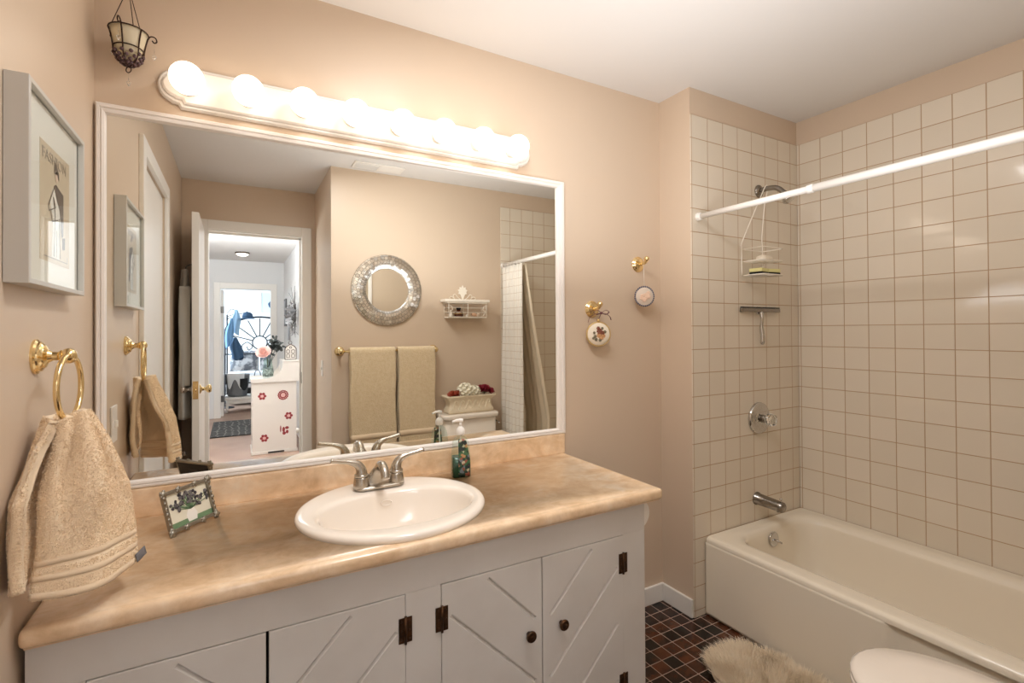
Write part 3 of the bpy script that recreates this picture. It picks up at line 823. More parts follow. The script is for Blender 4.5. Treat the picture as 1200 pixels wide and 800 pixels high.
# curtain and liner, bunched at the far end of the rod
def grid_cloth():
    m, nt, bs = new_mat('white_windowpane_cloth'); L = nt.links.new
    uv = nt.nodes.new('ShaderNodeUVMap')
    br = nt.nodes.new('ShaderNodeTexBrick'); br.offset = 0.0
    L(uv.outputs[0], br.inputs['Vector'])
    br.inputs['Scale'].default_value = 1.0; br.inputs['Brick Width'].default_value = 0.055; br.inputs['Row Height'].default_value = 0.055; br.inputs['Mortar Size'].default_value = 0.0016
    br.inputs['Color1'].default_value = lin((238, 232, 222)); br.inputs['Color2'].default_value = lin((238, 232, 222)); br.inputs['Mortar'].default_value = lin((206, 190, 168))
    L(br.outputs['Color'], bs.inputs['Base Color']); bs.inputs['Roughness'].default_value = 0.8
    return m
def pleated(name, y0, y1, n, xtop, xbot, ztop, zbot, amp, flare, mat):
    b = bm_new()
    nu, nv = n * 12, 30
    def fn(u, v):
        y = y0 + (y1 - y0) * u * (1 + flare * v)
        z = ztop + (zbot - ztop) * v
        x = xtop + (xbot - xtop) * min(v / 0.8, 1.0) + amp * (0.8 + 0.3 * v) * sin(2 * pi * n * u + 0.6 * sin(3 * v)) + 0.004 * sin(7 * v + 9 * u)
        return (x, y, z)
    sheet(b, fn, nu, nv, 0.0025)
    uvl = b.loops.layers.uv.new('uv')
    for f in b.faces:
        for l in f.loops:
            l[uvl].uv = ((l.vert.co.y - y1) * 4.0, l.vert.co.z)
    return b
cu = thing('shower_curtain', 'white shower curtain with thin checked lines, bunched at the end of the rod', 'curtain', (2.19, -1.55, 0.2))
b = pleated('cloth', -1.715, -1.400, 6, 2.190, 2.176, 1.812, 0.20, 0.015, 0.06, None); obj('cloth', b, grid_cloth(), cu)
for k in range(7):
    b = bm_new(); tube(b, circle_pts((2.2, -1.70 + 0.047 * k, 1.822), 0.019, (0.1, 1, 0), 18), 0.0016, 6, closed=True); obj('ring', b, MT['white_plastic'], cu)
b = pleated('liner', -1.690, -1.400, 5, 2.222, 2.385, 1.806, 0.375, 0.010, 0.22, None)
single('shower_curtain_liner', b, M('beige_liner', (222, 206, 180), 0.5), 'plain beige shower curtain liner hanging inside the tub behind the white curtain', 'curtain liner', (2.3, -1.5, 0.27))

# ================================================================== toilet
TX = 1.845
tl = thing('toilet', 'biscuit toilet with closed lid against the tan wall beside the tub', 'toilet', (TX, -1.40, 0))
def oval(cx, cy, a, f, bk, z, n=40):
    """egg outline: front half-length f (towards +y), back half-length bk"""
    return [Vector((cx + a * cos(t), cy + (f if sin(t) > 0 else bk) * sin(t), z)) for t in [2 * pi * k / n for k in range(n)]]
b = bm_new()
cy = -1.27
loft(b, [oval(TX, cy - 0.08, 0.125, 0.20, 0.24, 0.0), oval(TX, cy - 0.08, 0.120, 0.195, 0.24, 0.05), oval(TX, cy - 0.07, 0.105, 0.165, 0.22, 0.12), oval(TX, cy - 0.05, 0.115, 0.18, 0.21, 0.20), oval(TX, cy - 0.02, 0.155, 0.225, 0.22, 0.29), oval(TX, cy, 0.178, 0.243, 0.24, 0.345), oval(TX, cy, 0.184, 0.250, 0.245, 0.372), oval(TX, cy, 0.180, 0.246, 0.24, 0.381), oval(TX, cy, 0.150, 0.215, 0.20, 0.381), oval(TX, cy, 0.135, 0.195, 0.18, 0.34), oval(TX, cy - 0.02, 0.10, 0.14, 0.13, 0.25), oval(TX, cy - 0.03, 0.05, 0.06, 0.06, 0.20)])
obj('bowl', b, MT['porcelain'], tl)
b = bm_new(); box(b, TX - 0.15, TX + 0.15, -1.70, -1.44, 0.30, 0.380, 0.03, 4); obj('deck', b, MT['porcelain'], tl, smooth_angle=50)
b = bm_new()
loft(b, [oval(TX, cy, 0.186, 0.252, 0.225, 0.3825), oval(TX, cy, 0.190, 0.256, 0.225, 0.388), oval(TX, cy, 0.188, 0.254, 0.224, 0.397), oval(TX, cy, 0.130, 0.19, 0.16, 0.397), oval(TX, cy, 0.128, 0.188, 0.158, 0.384)], cap0=False, cap1=False); obj('seat', b, MT['porcelain'], tl)
b = bm_new()
loft(b, [oval(TX, cy, 0.184, 0.249, 0.222, 0.3985), oval(TX, cy, 0.189, 0.255, 0.224, 0.404), oval(TX, cy, 0.188, 0.254, 0.224, 0.412), oval(TX, cy, 0.178, 0.243, 0.214, 0.419), oval(TX, cy, 0.12, 0.17, 0.15, 0.423), oval(TX, cy, 0.04, 0.05, 0.05, 0.424)]); obj('lid', b, MT['porcelain'], tl)
for s in (-1, 1):
    b = bm_new(); tube(b, [(TX + s * 0.05, -1.498, 0.405), (TX + s * 0.095, -1.498, 0.405)], 0.012, 12); obj('hinge', b, MT['porcelain'], tl)
b = bm_new(); loft(b, [[Vector((x, y, z)) for x, y in rrect(TX - 0.205 + e, TX + 0.205 - e, -W + 0.012, -1.545 - e, 0.035)] for e, z in ((0.012, 0.375), (0.006, 0.40), (0.0, 0.50), (0.0, 0.672))]); obj('tank', b, MT['porcelain'], tl)
b = bm_new(); loft(b, [[Vector((x, y, z)) for x, y in rrect(TX - 0.222 + e, TX + 0.222 - e, -W + 0.004 + e, -1.528 - e, 0.04)] for e, z in ((0.008, 0.6725), (0.0, 0.678), (0.0, 0.700), (0.004, 0.707), (0.014, 0.710))]); obj('tank_lid', b, MT['porcelain'], tl)
b = bm_new(); tube(b, catmull([(TX + 0.207, -1.60, 0.632), (TX + 0.218, -1.60, 0.632), (TX + 0.222, -1.585, 0.630), (TX + 0.222, -1.545, 0.622)], 5), 0.006, 10); ball(b, (TX + 0.208, -1.60, 0.632), 0.013, 12, 8, (0.6, 1, 1)); obj('flush_lever', b, MT['chrome'], tl)

# ================================================================== toilet paper set into the vanity side
tp = thing('toilet_paper_holder', 'chrome recessed paper holder in the right-hand side of the vanity', 'paper holder', (1.512, -0.458, 0.69))
b = bm_new()
for (y0, y1, z0, z1) in ((-0.528, -0.516, 0.628, 0.750), (-0.400, -0.388, 0.628, 0.750)):
    pass
box(b, 1.5105, 1.5125, -0.530, -0.523, 0.626, 0.745); box(b, 1.5105, 1.5125, -0.394, -0.388, 0.626, 0.745); box(b, 1.5105, 1.5125, -0.530, -0.388, 0.626, 0.633)
obj('trim_frame', b, MT['chrome'], tp)
b = bm_new(); tube(b, [(1.520, -0.520, 0.692), (1.520, -0.397, 0.692)], 0.0075, 14)
lathe(b, [(0.0, 0), (0.013, 0), (0.013, 0.006), (0.008, 0.010)], (1.520, -0.522, 0.692), (0, 1, 0), 16); obj('roller', b, MT['chrome'], tp)
b = bm_new()
rp = [(0.020, 0.0), (0.0485, 0.0), (0.0495, 0.001), (0.0495, 0.101), (0.0485, 0.102), (0.020, 0.102), (0.020, 0.0)]
lathe(b, rp, (1.520, -0.5105, 0.692), (0, 1, 0), 36)
rl = single('toilet_paper_roll', b, M('white_paper', (242, 236, 228), 0.9), 'white toilet paper roll held at the side of the vanity under the countertop', 'toilet paper', (1.520, -0.46, 0.642), smooth_angle=40)

# ================================================================== west wall: picture, towel ring, switch
MT['silver_wood'] = M('silver_grey_frame', (206, 204, 198), 0.35, metal=0.15, bump=(90, 0.05, 0.001))
MT['mat'] = M('white_mat_board', (244, 240, 232), 0.8); MT['print'] = M('aged_print_paper', (226, 210, 186), 0.8, var=(20, (216, 198, 172), 0.3))
MT['ink'] = M('dark_grey_ink', (104, 94, 88), 0.8); MT['ink_soft'] = M('soft_grey_ink', (186, 172, 156), 0.8); MT['skin_ink'] = M('pale_ink', (232, 208, 190), 0.8)
MT['back'] = M('dark_backing', (40, 36, 34), 0.7)
pc = thing('framed_picture', 'framed fashion sketch in a silver grey frame on the wall beside the mirror', 'picture', (0.0, -0.437, 1.399))
py0, py1, pz0, pz1, pd = -0.613, -0.261, 1.398, 1.757, 0.034
def pf(p, x): return Vector((x, p[0], p[1]))
b = bm_new()
rings = []
for t, x in ((0, 0.001), (0, pd - 0.001), (0.001, pd), (0.0085, pd), (0.0095, pd - 0.001), (0.0095, pd - 0.010)):
    rings.append([b.verts.new((x, y, z)) for y, z in ((py0 + t, pz0 + t), (py1 - t, pz0 + t), (py1 - t, pz1 - t), (py0 + t, pz1 - t))])
for a, c in zip(rings, rings[1:]):
    for k in range(4): b.faces.new((a[k], a[(k + 1) % 4], c[(k + 1) % 4], c[k]))
obj('frame', b, MT['silver_wood'], pc)
b = bm_new(); box(b, 0.002, pd - 0.012, py0 + 0.009, py1 - 0.009, pz0 + 0.009, pz1 - 0.009); obj('mat_board', b, MT['mat'], pc)
b = bm_new(); box(b, pd - 0.012, pd - 0.0115, -0.517, -0.332, 1.452, 1.680); pr = obj('print', b, MT['print'], pc)
def flat(name, polys, mat, x, parent, root):
    b = bm_new()
    for poly in polys:
        prism(b, poly, lambda p: Vector((x, p[0], p[1])), lambda p: Vector((x + 0.0003, p[0], p[1])))
    return sub(name, b, mat, parent, root)
def blob(c, r, n=10, sx=1, sy=1, j=0.0, seed=0):
    rn = random.Random(seed)
    return [(c[0] + r * sx * (1 + rn.uniform(-j, j)) * cos(2 * pi * k / n), c[1] + r * sy * (1 + rn.uniform(-j, j)) * sin(2 * pi * k / n)) for k in range(n)]
x0 = pd - 0.0113
u = lambda a, c: (-0.517 + 0.185 * a, 1.452 + 0.228 * c)      # across, up the print
flat('figure_light', [[u(.40, .66), u(.60, .64), u(.66, .40), u(.62, .05), u(.36, .05), u(.40, .40), u(.30, .52)]], MT['mat'], x0, pr, pc)
flat('figure_face', [blob(u(.52, .78), 0.011, 12, .8, 1.1)], MT['skin_ink'], x0 + 0.0004, pr, pc)
flat('figure_dark', [[u(.44, .80), u(.45, .90), u(.52, .88), u(.60, .82), u(.60, .76), u(.53, .80)], [u(.42, .68), u(.50, .71), u(.58, .69), u(.76, .66), u(.76, .28), u(.70, .26), u(.62, .50), u(.52, .58)], [u(.72, .26), u(.82, .27), u(.81, .16), u(.73, .15)]], MT['ink'], x0 + 0.0004, pr, pc)
def inkline(pts, w):
    out = []
    for (a, c) in zip(pts, pts[1:]):
        dx, dz = c[0] - a[0], c[1] - a[1]; l = math.hypot(dx, dz); nx, nz = -dz / l * w, dx / l * w
        out.append([(a[0] - nx, a[1] - nz), (c[0] - nx, c[1] - nz), (c[0] + nx, c[1] + nz), (a[0] + nx, a[1] + nz)])
    return out
flat('figure_lines', inkline([u(.42, .66), u(.24, .48), u(.26, .44), u(.48, .50), u(.40, .58), u(.46, .44), u(.42, .06)], 0.0011) + inkline([u(.60, .42), u(.64, .06)], 0.001) + inkline([u(.30, .46), u(.36, .36), u(.56, .40)], 0.001) + inkline([u(.1, .04), u(.9, .04), u(.9, .1)], 0.0005) + inkline([u(.52, .30), u(.50, .06)], 0.0007), MT['ink'], x0 + 0.0008, pr, pc)
def lettering(txt, size, mtx, mat, name, parent, root):
    cu_ = bpy.data.curves.new('txt', 'FONT'); cu_.body = txt; cu_.size = size; cu_.extrude = 0.0002; cu_.align_x = 'LEFT'
    to = bpy.data.objects.new('txt', cu_); COL.objects.link(to); bpy.context.view_layer.update()
    me = bpy.data.meshes.new_from_object(to.evaluated_get(bpy.context.evaluated_depsgraph_get()))
    bpy.data.objects.remove(to)
    b = bm_new(); b.from_mesh(me); bpy.data.meshes.remove(me); b.transform(mtx)
    return sub(name, b, mat, parent, root)
lettering('FASHION', 0.030, Matrix(((0, 0, 1, x0 + 0.0004), (1, 0, 0, -0.508), (0, 1, 0, 1.648), (0, 0, 0, 1))) @ Matrix.Scale(1.22, 4, (1, 0, 0)), MT['ink_soft'], 'lettering', pr, pc)
b = bm_new(); box(b, pd - 0.0095, pd - 0.008, py0 + 0.010, py1 - 0.010, pz0 + 0.010, pz1 - 0.010); obj('glass', b, MT['pane'], pc)

rg = thing('towel_ring', 'polished brass towel ring on the wall below the framed sketch', 'towel ring', (0, -0.455, 1.266))
b = bm_new(); lathe(b, [(0.0, 0), (0.034, 0), (0.034, 0.004), (0.030, 0.007), (0.029, 0.010), (0.024, 0.013), (0.022, 0.016), (0.013, 0.020), (0.009, 0.026), (0.0085, 0.034), (0.012, 0.038), (0.012, 0.040), (0.0, 0.042)], (0, -0.455, 1.266), (1, 0, 0), 32); obj('rosette', b, MT['brass'], rg, smooth_angle=28)
b = bm_new(); ball(b, (0.050, -0.456, 1.266), 0.0155, 18, 12, (0.9, 1, 1)); obj('post', b, MT['brass'], rg)
RC = Vector((0.052, -0.46, 1.204))
b = bm_new(); tube(b, circle_pts(RC, 0.064, (sin(radians(86)), -cos(radians(86)), 0), 48), 0.0052, 12, closed=True); obj('ring', b, MT['brass'], rg)

# hand towel: two lobes that pass through the ring
ht = thing('hand_towel', 'beige terry hand towel hanging from the brass ring', 'towel', (0.06, -0.47, 0.83))
def lerp(a, c, t): return Vector(a).lerp(Vector(c), t)
def poly_at(P, t):
    t = max(0, min(0.99999, t)) * (len(P) - 1); i = int(t)
    return lerp(P[i], P[i + 1], t - i)
def lobe(top, mid, bot, folds, amp, seed):
    T, Mi, Bo = catmull(top, 6), catmull(mid, 6), catmull(bot, 6)
    def fn(u, v):
        a, m, c = poly_at(T, u), poly_at(Mi, u), poly_at(Bo, u)
        p = a * ((1 - v) * (1 - 2 * v)) + m * (4 * v * (1 - v)) + c * (v * (2 * v - 1)) if False else (a.lerp(m, v / 0.5) if v < 0.5 else m.lerp(c, (v - 0.5) / 0.5))
        k = 0.35 + 0.65 * sin(pi * min(v * 1.25 + 0.12, 1.0)) - 0.15 * v
        w = sin(pi * min(u * 1.0, 1)) ** 0.3
        off = amp * k * sin(2 * pi * folds * u + seed + 1.3 * v) * w + 0.004 * sin(11 * v + 7 * u + seed)
        d = Vector((0.7, -0.7, 0))
        return p + d * off
    return fn
top1 = [(0.046, -0.500, 1.143), (0.060, -0.485, 1.152), (0.072, -0.462, 1.156), (0.070, -0.436, 1.154), (0.058, -0.420, 1.146)]
mid1 = [(0.034, -0.552, 1.00), (0.072, -0.548, 1.005), (0.114, -0.514, 1.005), (0.134, -0.462, 1.0), (0.120, -0.410, 1.0)]
bot1 = [(0.030, -0.580, 0.843), (0.078, -0.580, 0.838), (0.128, -0.545, 0.838), (0.156, -0.480, 0.842), (0.140, -0.425, 0.842)]
b = bm_new(); f1 = lobe(top1, mid1, bot1, 2.6, 0.019, 0.4)
sheet(b, f1, 48, 60, 0.014)
fs = surf_samples(b, 60000, 3, keep=lambda p: not any(z0 < p.z < z1 for z0, z1 in ((0.868, 0.880), (0.893, 0.905))))
front = obj('front_fold', b, MT['towel'], ht)
b = bm_new(); strands(b, fs, 0.0034, 0.0013, 0.6, 5); sub('terry_loops', b, MT['towel'], front, ht, recalc=False)['kind'] = 'stuff'
for zc in (0.874, 0.899):
    b = bm_new()
    def band(u, v, zc=zc):
        vv = (1.152 - (zc - 0.005 + 0.010 * v)) / (1.152 - 0.840)
        return f1(u, vv)
    sheet(b, band, 48, 2, 0.0175); sub('woven_band', b, MT['terry_band'], front, ht)
b = bm_new()
sheet(b, lambda u, v: f1(u, 0.965 + 0.035 * v), 48, 2, 0.019); sub('hem', b, MT['terry_band'], front, ht)
top2 = [(0.040, -0.512, 1.143), (0.034, -0.500, 1.149), (0.030, -0.478, 1.152), (0.034, -0.455, 1.152), (0.040, -0.436, 1.147)]
mid2 = [(0.022, -0.622, 1.02), (0.012, -0.592, 1.02), (0.010, -0.55, 1.02), (0.012, -0.50, 1.015), (0.020, -0.45, 1.01)]
bot2 = [(0.028, -0.640, 0.882), (0.016, -0.615, 0.874), (0.014, -0.57, 0.868), (0.018, -0.52, 0.864), (0.026, -0.47, 0.864)]
b = bm_new(); f2 = lobe(top2, mid2, bot2, 1.0, 0.004, 2.0)
sheet(b, f2, 36, 50, 0.013)
fs = surf_samples(b, 30000, 4)
back = obj('back_fold', b, MT['towel'], ht)
b = bm_new(); strands(b, fs, 0.0034, 0.0013, 0.6, 6); sub('terry_loops', b, MT['towel'], back, ht, recalc=False)['kind'] = 'stuff'
b = bm_new(); sheet(b, lambda u, v: f2(u, 0.965 + 0.035 * v), 36, 2, 0.018); sub('hem', b, MT['terry_band'], back, ht)
b = bm_new(); sheet(b, lambda u, v: f2(0.0 + 0.03 * u, v), 2, 40, 0.018); sub('side_hem', b, MT['terry_band'], back, ht)
b = bm_new()
p = f1(0.74, 0.955) + Vector((0.004, -0.004, -0.002))
sheet(b, lambda a, c: p + Vector((0.006 + 0.004 * c, -0.004 - 0.003 * c, 0.006 - 0.015 * c)) + Vector((0.012, 0.022, 0.008)) * (a - 0.2), 4, 3, 0.002)
obj('label_tag', b, MT['tag'], ht, label='small grey cloth tag')

b = bm_new()
ls = thing('light_switch', 'white wall switch beside the mirror behind the hand towel', 'light switch', (0, -0.245, 0.965))
b = bm_new(); box(b, 0.0005, 0.006, -0.285, -0.210, 0.965, 1.080, 0.002); obj('plate', b, MT['white_plastic'], ls)
b = bm_new(); box(b, 0.006, 0.014, -0.252, -0.243, 1.012, 1.034, 0.001); obj('toggle', b, MT['white_plastic'], ls)
ls2 = thing('light_switch', 'white wall switch on the side wall near the entry doorway, seen in the mirror', 'light switch', (NX, -2.12, 1.0))
b = bm_new(); box(b, NX - 0.006, NX - 0.0005, -2.155, -2.085, 0.985, 1.100, 0.002); obj('plate', b, MT['white_plastic'], ls2)
b = bm_new(); box(b, NX - 0.014, NX - 0.006, -2.125, -2.115, 1.032, 1.054, 0.001); obj('toggle', b, MT['white_plastic'], ls2)

# ================================================================== things on the countertop
pwt = M('pewter', (150, 144, 132), 0.35, metal=0.9, bump=(140, 0.25, 0.002))
sf = thing('small_picture_frame', 'small pewter picture frame with a dried bouquet picture on the countertop', 'picture frame', (0.243, -0.168, CH + 0.0008), radians(48.7))
TL = Matrix.Rotation(radians(-17), 4, 'X')
fw_, fh_ = 0.148, 0.112
b = bm_new()
for (x0_, x1_, z0_, z1_) in ((-fw_ / 2, fw_ / 2, 0.004, 0.014), (-fw_ / 2, fw_ / 2, fh_ - 0.010, fh_), (-fw_ / 2, -fw_ / 2 + 0.010, 0.014, fh_ - 0.010), (fw_ / 2 - 0.010, fw_ / 2, 0.014, fh_ - 0.010)):
    box(b, x0_, x1_, -0.008, 0.002, z0_, z1_, 0.002)
for sx in (-1, 1):
    for k in range(7):
        ball(b, (sx * (fw_ / 2 - 0.003), -0.007, 0.014 + k * 0.014), 0.0045 if k % 3 else 0.006, 8, 6, (1, 0.7, 1))
    for zz in (0.006, fh_ - 0.004):
        ball(b, (sx * (fw_ / 2 - 0.004), -0.007, zz), 0.009, 10, 8, (1, 0.7, 1))
        for q in range(5): ball(b, (sx * (fw_ / 2 - 0.004) + 0.008 * cos(q * 1.256), -0.008, zz + 0.008 * sin(q * 1.256)), 0.0042, 8, 6, (1, 0.7, 1))
for xx in (-0.026, 0.026):
    for zz in (0.007, fh_ - 0.004):
        ball(b, (xx, -0.007, zz), 0.007, 10, 8, (1, 0.7, 1))
        for q in range(5): ball(b, (xx + 0.006 * cos(q * 1.256), -0.008, zz + 0.006 * sin(q * 1.256)), 0.0035, 8, 6, (1, 0.7, 1))
b.transform(TL); obj('frame', b, pwt, sf, local=True)
b = bm_new(); box(b, -fw_ / 2 + 0.008, fw_ / 2 - 0.008, 0.0, 0.003, 0.010, fh_ - 0.006); b.transform(TL); obj('backing', b, MT['back'], sf, local=True)
b = bm_new(); t_ = bm_new(); box(t_, -0.018, 0.018, -0.0015, 0.0015, 0.0, 0.088, 0.001); t_.transform(Matrix.Translation((0, 0.059, 0.0005)) @ Matrix.Rotation(radians(22), 4, 'X')); join(b, t_); obj('easel_back', b, MT['back'], sf, local=True)
b = bm_new(); box(b, -fw_ / 2 + 0.009, fw_ / 2 - 0.009, -0.0015, 0.0, 0.012, fh_ - 0.009); b.transform(TL); pp = obj('picture', b, M('cream_picture_ground', (232, 226, 206), 0.6), sf, local=True)
def pflat(name, polys, mat, y):
    b = bm_new()
    for poly in polys: prism(b, poly, lambda p: Vector((p[0], y, p[1])), lambda p: Vector((p[0], y - 0.0003, p[1])))
    b.transform(TL); return obj(name, b, mat, pp, local=True)
MT['leaf_paint'] = M('muted_green_paint', (112, 140, 104), 0.7); MT['plum_paint'] = M('dark_plum_paint', (62, 56, 60), 0.7); MT['plum_soft'] = M('grey_plum_paint', (110, 106, 106), 0.7)
pflat('green_ground', [[(-0.064, 0.0125), (0.064, 0.0125), (0.064, 0.027), (-0.064, 0.027)]], MT['leaf_paint'], -0.0016)
pflat('painted_vase', [[(-0.012, 0.017), (0.014, 0.017), (0.019, 0.034), (0.010, 0.050), (-0.008, 0.050), (-0.016, 0.034)]], MT['mat'], -0.0020)
rn = random.Random(11)
st = []; fl1 = []; fl2 = []
for k in range(30):
    a = radians(rn.uniform(12, 168)); l = rn.uniform(0.018, 0.050)
    e = (max(-0.060, min(0.060, 0.001 + l * cos(a) * 1.5)), min(0.098, 0.050 + l * sin(a) * 0.95))
    st += inkline([(0.001, 0.048), e], 0.0009)
    for q in range(3):
        (fl1 if (k + q) % 3 else fl2).append(blob((max(-0.058, min(0.058, e[0] + rn.uniform(-0.006, 0.006))), min(0.098, e[1] + rn.uniform(-0.006, 0.006))), rn.uniform(0.003, 0.0055), 7, 1, 0.9, 0.3, k * 7 + q))
pflat('painted_stems', st, MT['leaf_paint'], -0.0024); pflat('painted_petals', fl1, MT['plum_paint'], -0.0028); pflat('painted_petals', fl2, MT['plum_soft'], -0.0032)

sb = thing('soap_bottle', 'clear pump bottle of dark green soap with a flowered label on the countertop', 'soap bottle', (1.046, -0.112, CH + 0.0005), radians(-12))
def bring(a, d, z, r): return [Vector((x, y, z)) for x, y in rrect(-a, a, -d, d, r, 5)]
prof_b = [(0.031, 0.020, 0.0, 0.008), (0.034, 0.023, 0.004, 0.010), (0.0335, 0.0225, 0.05, 0.010), (0.031, 0.021, 0.095, 0.010), (0.027, 0.019, 0.125, 0.010), (0.020, 0.0165, 0.140, 0.010), (0.012, 0.012, 0.147, 0.009), (0.011, 0.011, 0.155, 0.009)]
b = bm_new(); loft(b, [bring(a, d_, z, r) for a, d_, z, r in prof_b]); obj('bottle', b, MT['bottle'], sb, local=True)
b = bm_new(); loft(b, [bring(a - 0.0015, d_ - 0.0015, max(z, 0.0015), r - 0.001) for a, d_, z, r in prof_b[:3]] + [bring(0.0312, 0.0202, 0.074, 0.009)]); obj('liquid', b, M('dark_green_soap', (46, 84, 62), 0.12, trans=0.15), sb, local=True)
def label_mat():
    m, nt, bs = new_mat('flowered_label'); L = nt.links.new
    tc = nt.nodes.new('ShaderNodeTexCoord')
    vo = nt.nodes.new('ShaderNodeTexVoronoi'); vo.inputs['Scale'].default_value = 110; L(tc.outputs['Object'], vo.inputs['Vector'])
    r = nt.nodes.new('ShaderNodeValToRGB'); r.color_ramp.interpolation = 'CONSTANT'
    el = r.color_ramp.elements
    cols = [(0.0, (28, 58, 44)), (0.25, (60, 104, 70)), (0.42, (30, 40, 48)), (0.55, (196, 190, 160)), (0.66, (150, 84, 66)), (0.76, (40, 62, 50)), (0.88, (188, 142, 96)), (0.95, (112, 120, 126))]
    el[0].position = 0; el[0].color = lin(cols[0][1]); el[1].position = 0.25; el[1].color = lin(cols[1][1])
    for p_, c_ in cols[2:]:
        k = el.new(p_); k.color = lin(c_)
    sp_ = nt.nodes.new('ShaderNodeSeparateColor'); L(vo.outputs['Color'], sp_.inputs[0]); L(sp_.outputs[0], r.inputs['Fac']); L(r.outputs['Color'], bs.inputs['Base Color']); bs.inputs['Roughness'].default_value = 0.35
    return m
b = bm_new(); sheet(b, lambda a, v: (lambda z, w: (-0.012 + (0.012 + w) * a, -(0.0236 - 0.0065 * max(0, (z - 0.05) / 0.09)), z))(0.006 + 0.132 * v, 0.030 - 0.014 * max(0, (v - 0.45) / 0.55)), 6, 14, 0.0006); obj('front_label', b, label_mat(), sb, local=True)
b = bm_new(); lathe(b, [(0.013, 0.150), (0.0155, 0.153), (0.0155, 0.166), (0.012, 0.174), (0.0075, 0.178), (0.006, 0.180)], (0, 0, 0), (0, 0, 1), 20); obj('pump_collar', b, MT['white_plastic'], sb, local=True)
b = bm_new(); tube(b, [(0, 0, 0.178), (0, 0, 0.197)], 0.0045, 12); tube(b, catmull([(0.008, 0, 0.200), (-0.004, 0, 0.202), (-0.016, -0.002, 0.202), (-0.030, -0.004, 0.198)], 5), [0.0085] * 6 + [0.0065] * 5 + [0.0048] * 5, 12, flat=(1, 0.8)); obj('pump_head', b, MT['white_plastic'], sb, local=True)
b = bm_new(); tube(b, [(0, 0, 0.150), (0.002, 0.002, 0.006)], 0.0028, 8); obj('dip_tube', b, MT['white_plastic'], sb, local=True)
for m_ in ('bottle', 'liquid'): pass

# ================================================================== hanging wire candle cup
sx, sy = 0.086, -0.062
hc = thing('hanging_candle_holder', 'dark wire candle holder with a frosted glass cup hanging from the ceiling', 'candle holder', (sx, sy, 2.02))
b = bm_new(); lathe(b, [(0.0, 2.066), (0.018, 2.068), (0.027, 2.078), (0.031, 2.092), (0.039, 2.125), (0.042, 2.140), (0.040, 2.140), (0.029, 2.094), (0.024, 2.080), (0.0, 2.071)], (sx, sy, 0), (0, 0, 1), 28); obj('glass_cup', b, MT['frost'], hc)
b = bm_new()
tube(b, circle_pts((sx, sy, 2.138), 0.0445, (0, 0, 1), 32), 0.0017, 8, closed=True)
tube(b, circle_pts((sx, sy, 2.090), 0.0335, (0, 0, 1), 28), 0.0017, 8, closed=True)
for k in range(6):
    a = 2 * pi * k / 6 + 0.3
    rad = [(0.004, 2.043), (0.020, 2.050), (0.032, 2.068), (0.0345, 2.088), (0.038, 2.112), (0.0445, 2.138)]
    if k % 2 == 0: rad += [(0.052, 2.147), (0.061, 2.146), (0.064, 2.137), (0.058, 2.131), (0.053, 2.136)]
    tube(b, catmull([(sx + r * cos(a), sy + r * sin(a), z) for r, z in rad], 5), 0.0018, 8)
tube(b, circle_pts((sx, sy, 2.034), 0.008, (0.6, 0.8, 0), 18), 0.0014, 6, closed=True)
wf = obj('wire_frame', b, MT['wire_dark'], hc)
b = bm_new()
for j in range(5):
    for k in range(10):
        a = 2 * pi * (k + 0.5 * (j % 2)) / 10; ph = radians(8 + 17 * j)
        ball(b, (sx + 0.0335 * sin(ph) * cos(a), sy + 0.0335 * sin(ph) * sin(a), 2.083 - 0.036 * cos(ph)), 0.0052, 8, 6)
sub('bead_net', b, M('dark_violet_beads', (92, 70, 74), 0.3), wf, hc)
b = bm_new()
for k in range(3):
    a = 2 * pi * k / 3 + 0.9
    tube(b, [(sx + 0.0445 * cos(a), sy + 0.0445 * sin(a), 2.138), (sx, sy, 2.262)], 0.0011, 6)
for k in range(14):
    tube(b, circle_pts((sx, sy, 2.270 + k * 0.0112), 0.0062, (1, 0, 0) if k % 2 else (0, 1, 0), 12), 0.0013, 5, closed=True)
lathe(b, [(0.0, 0), (0.010, 0), (0.008, 0.004), (0.002, 0.008), (0.002, 0.010)], (sx, sy, H), (0, 0, -1), 14)
obj('chain', b, MT['wire_dark'], hc)
for k in range(3):
    a = 2 * pi * k / 3 + 0.3
    b = bm_new(); px_, py_ = sx + 0.058 * cos(a), sy + 0.058 * sin(a)
    tube(b, [(px_, py_, 2.134), (px_, py_, 2.098)], 0.0005, 5)
    lathe(b, [(0, 0), (0.0035, 0.005), (0.005, 0.011), (0, 0.017)], (px_, py_, 2.082), (0, 0, 1), 8, smooth=False); obj('crystal_drop', b, MT['glass'], hc)
b = bm_new(); tube(b, [(sx, sy, 2.027), (sx, sy, 2.004)], 0.0005, 5); lathe(b, [(0, 0), (0.0035, 0.005), (0.005, 0.011), (0, 0.017)], (sx, sy, 1.988), (0, 0, 1), 8, smooth=False); obj('crystal_drop', b, MT['glass'], hc)

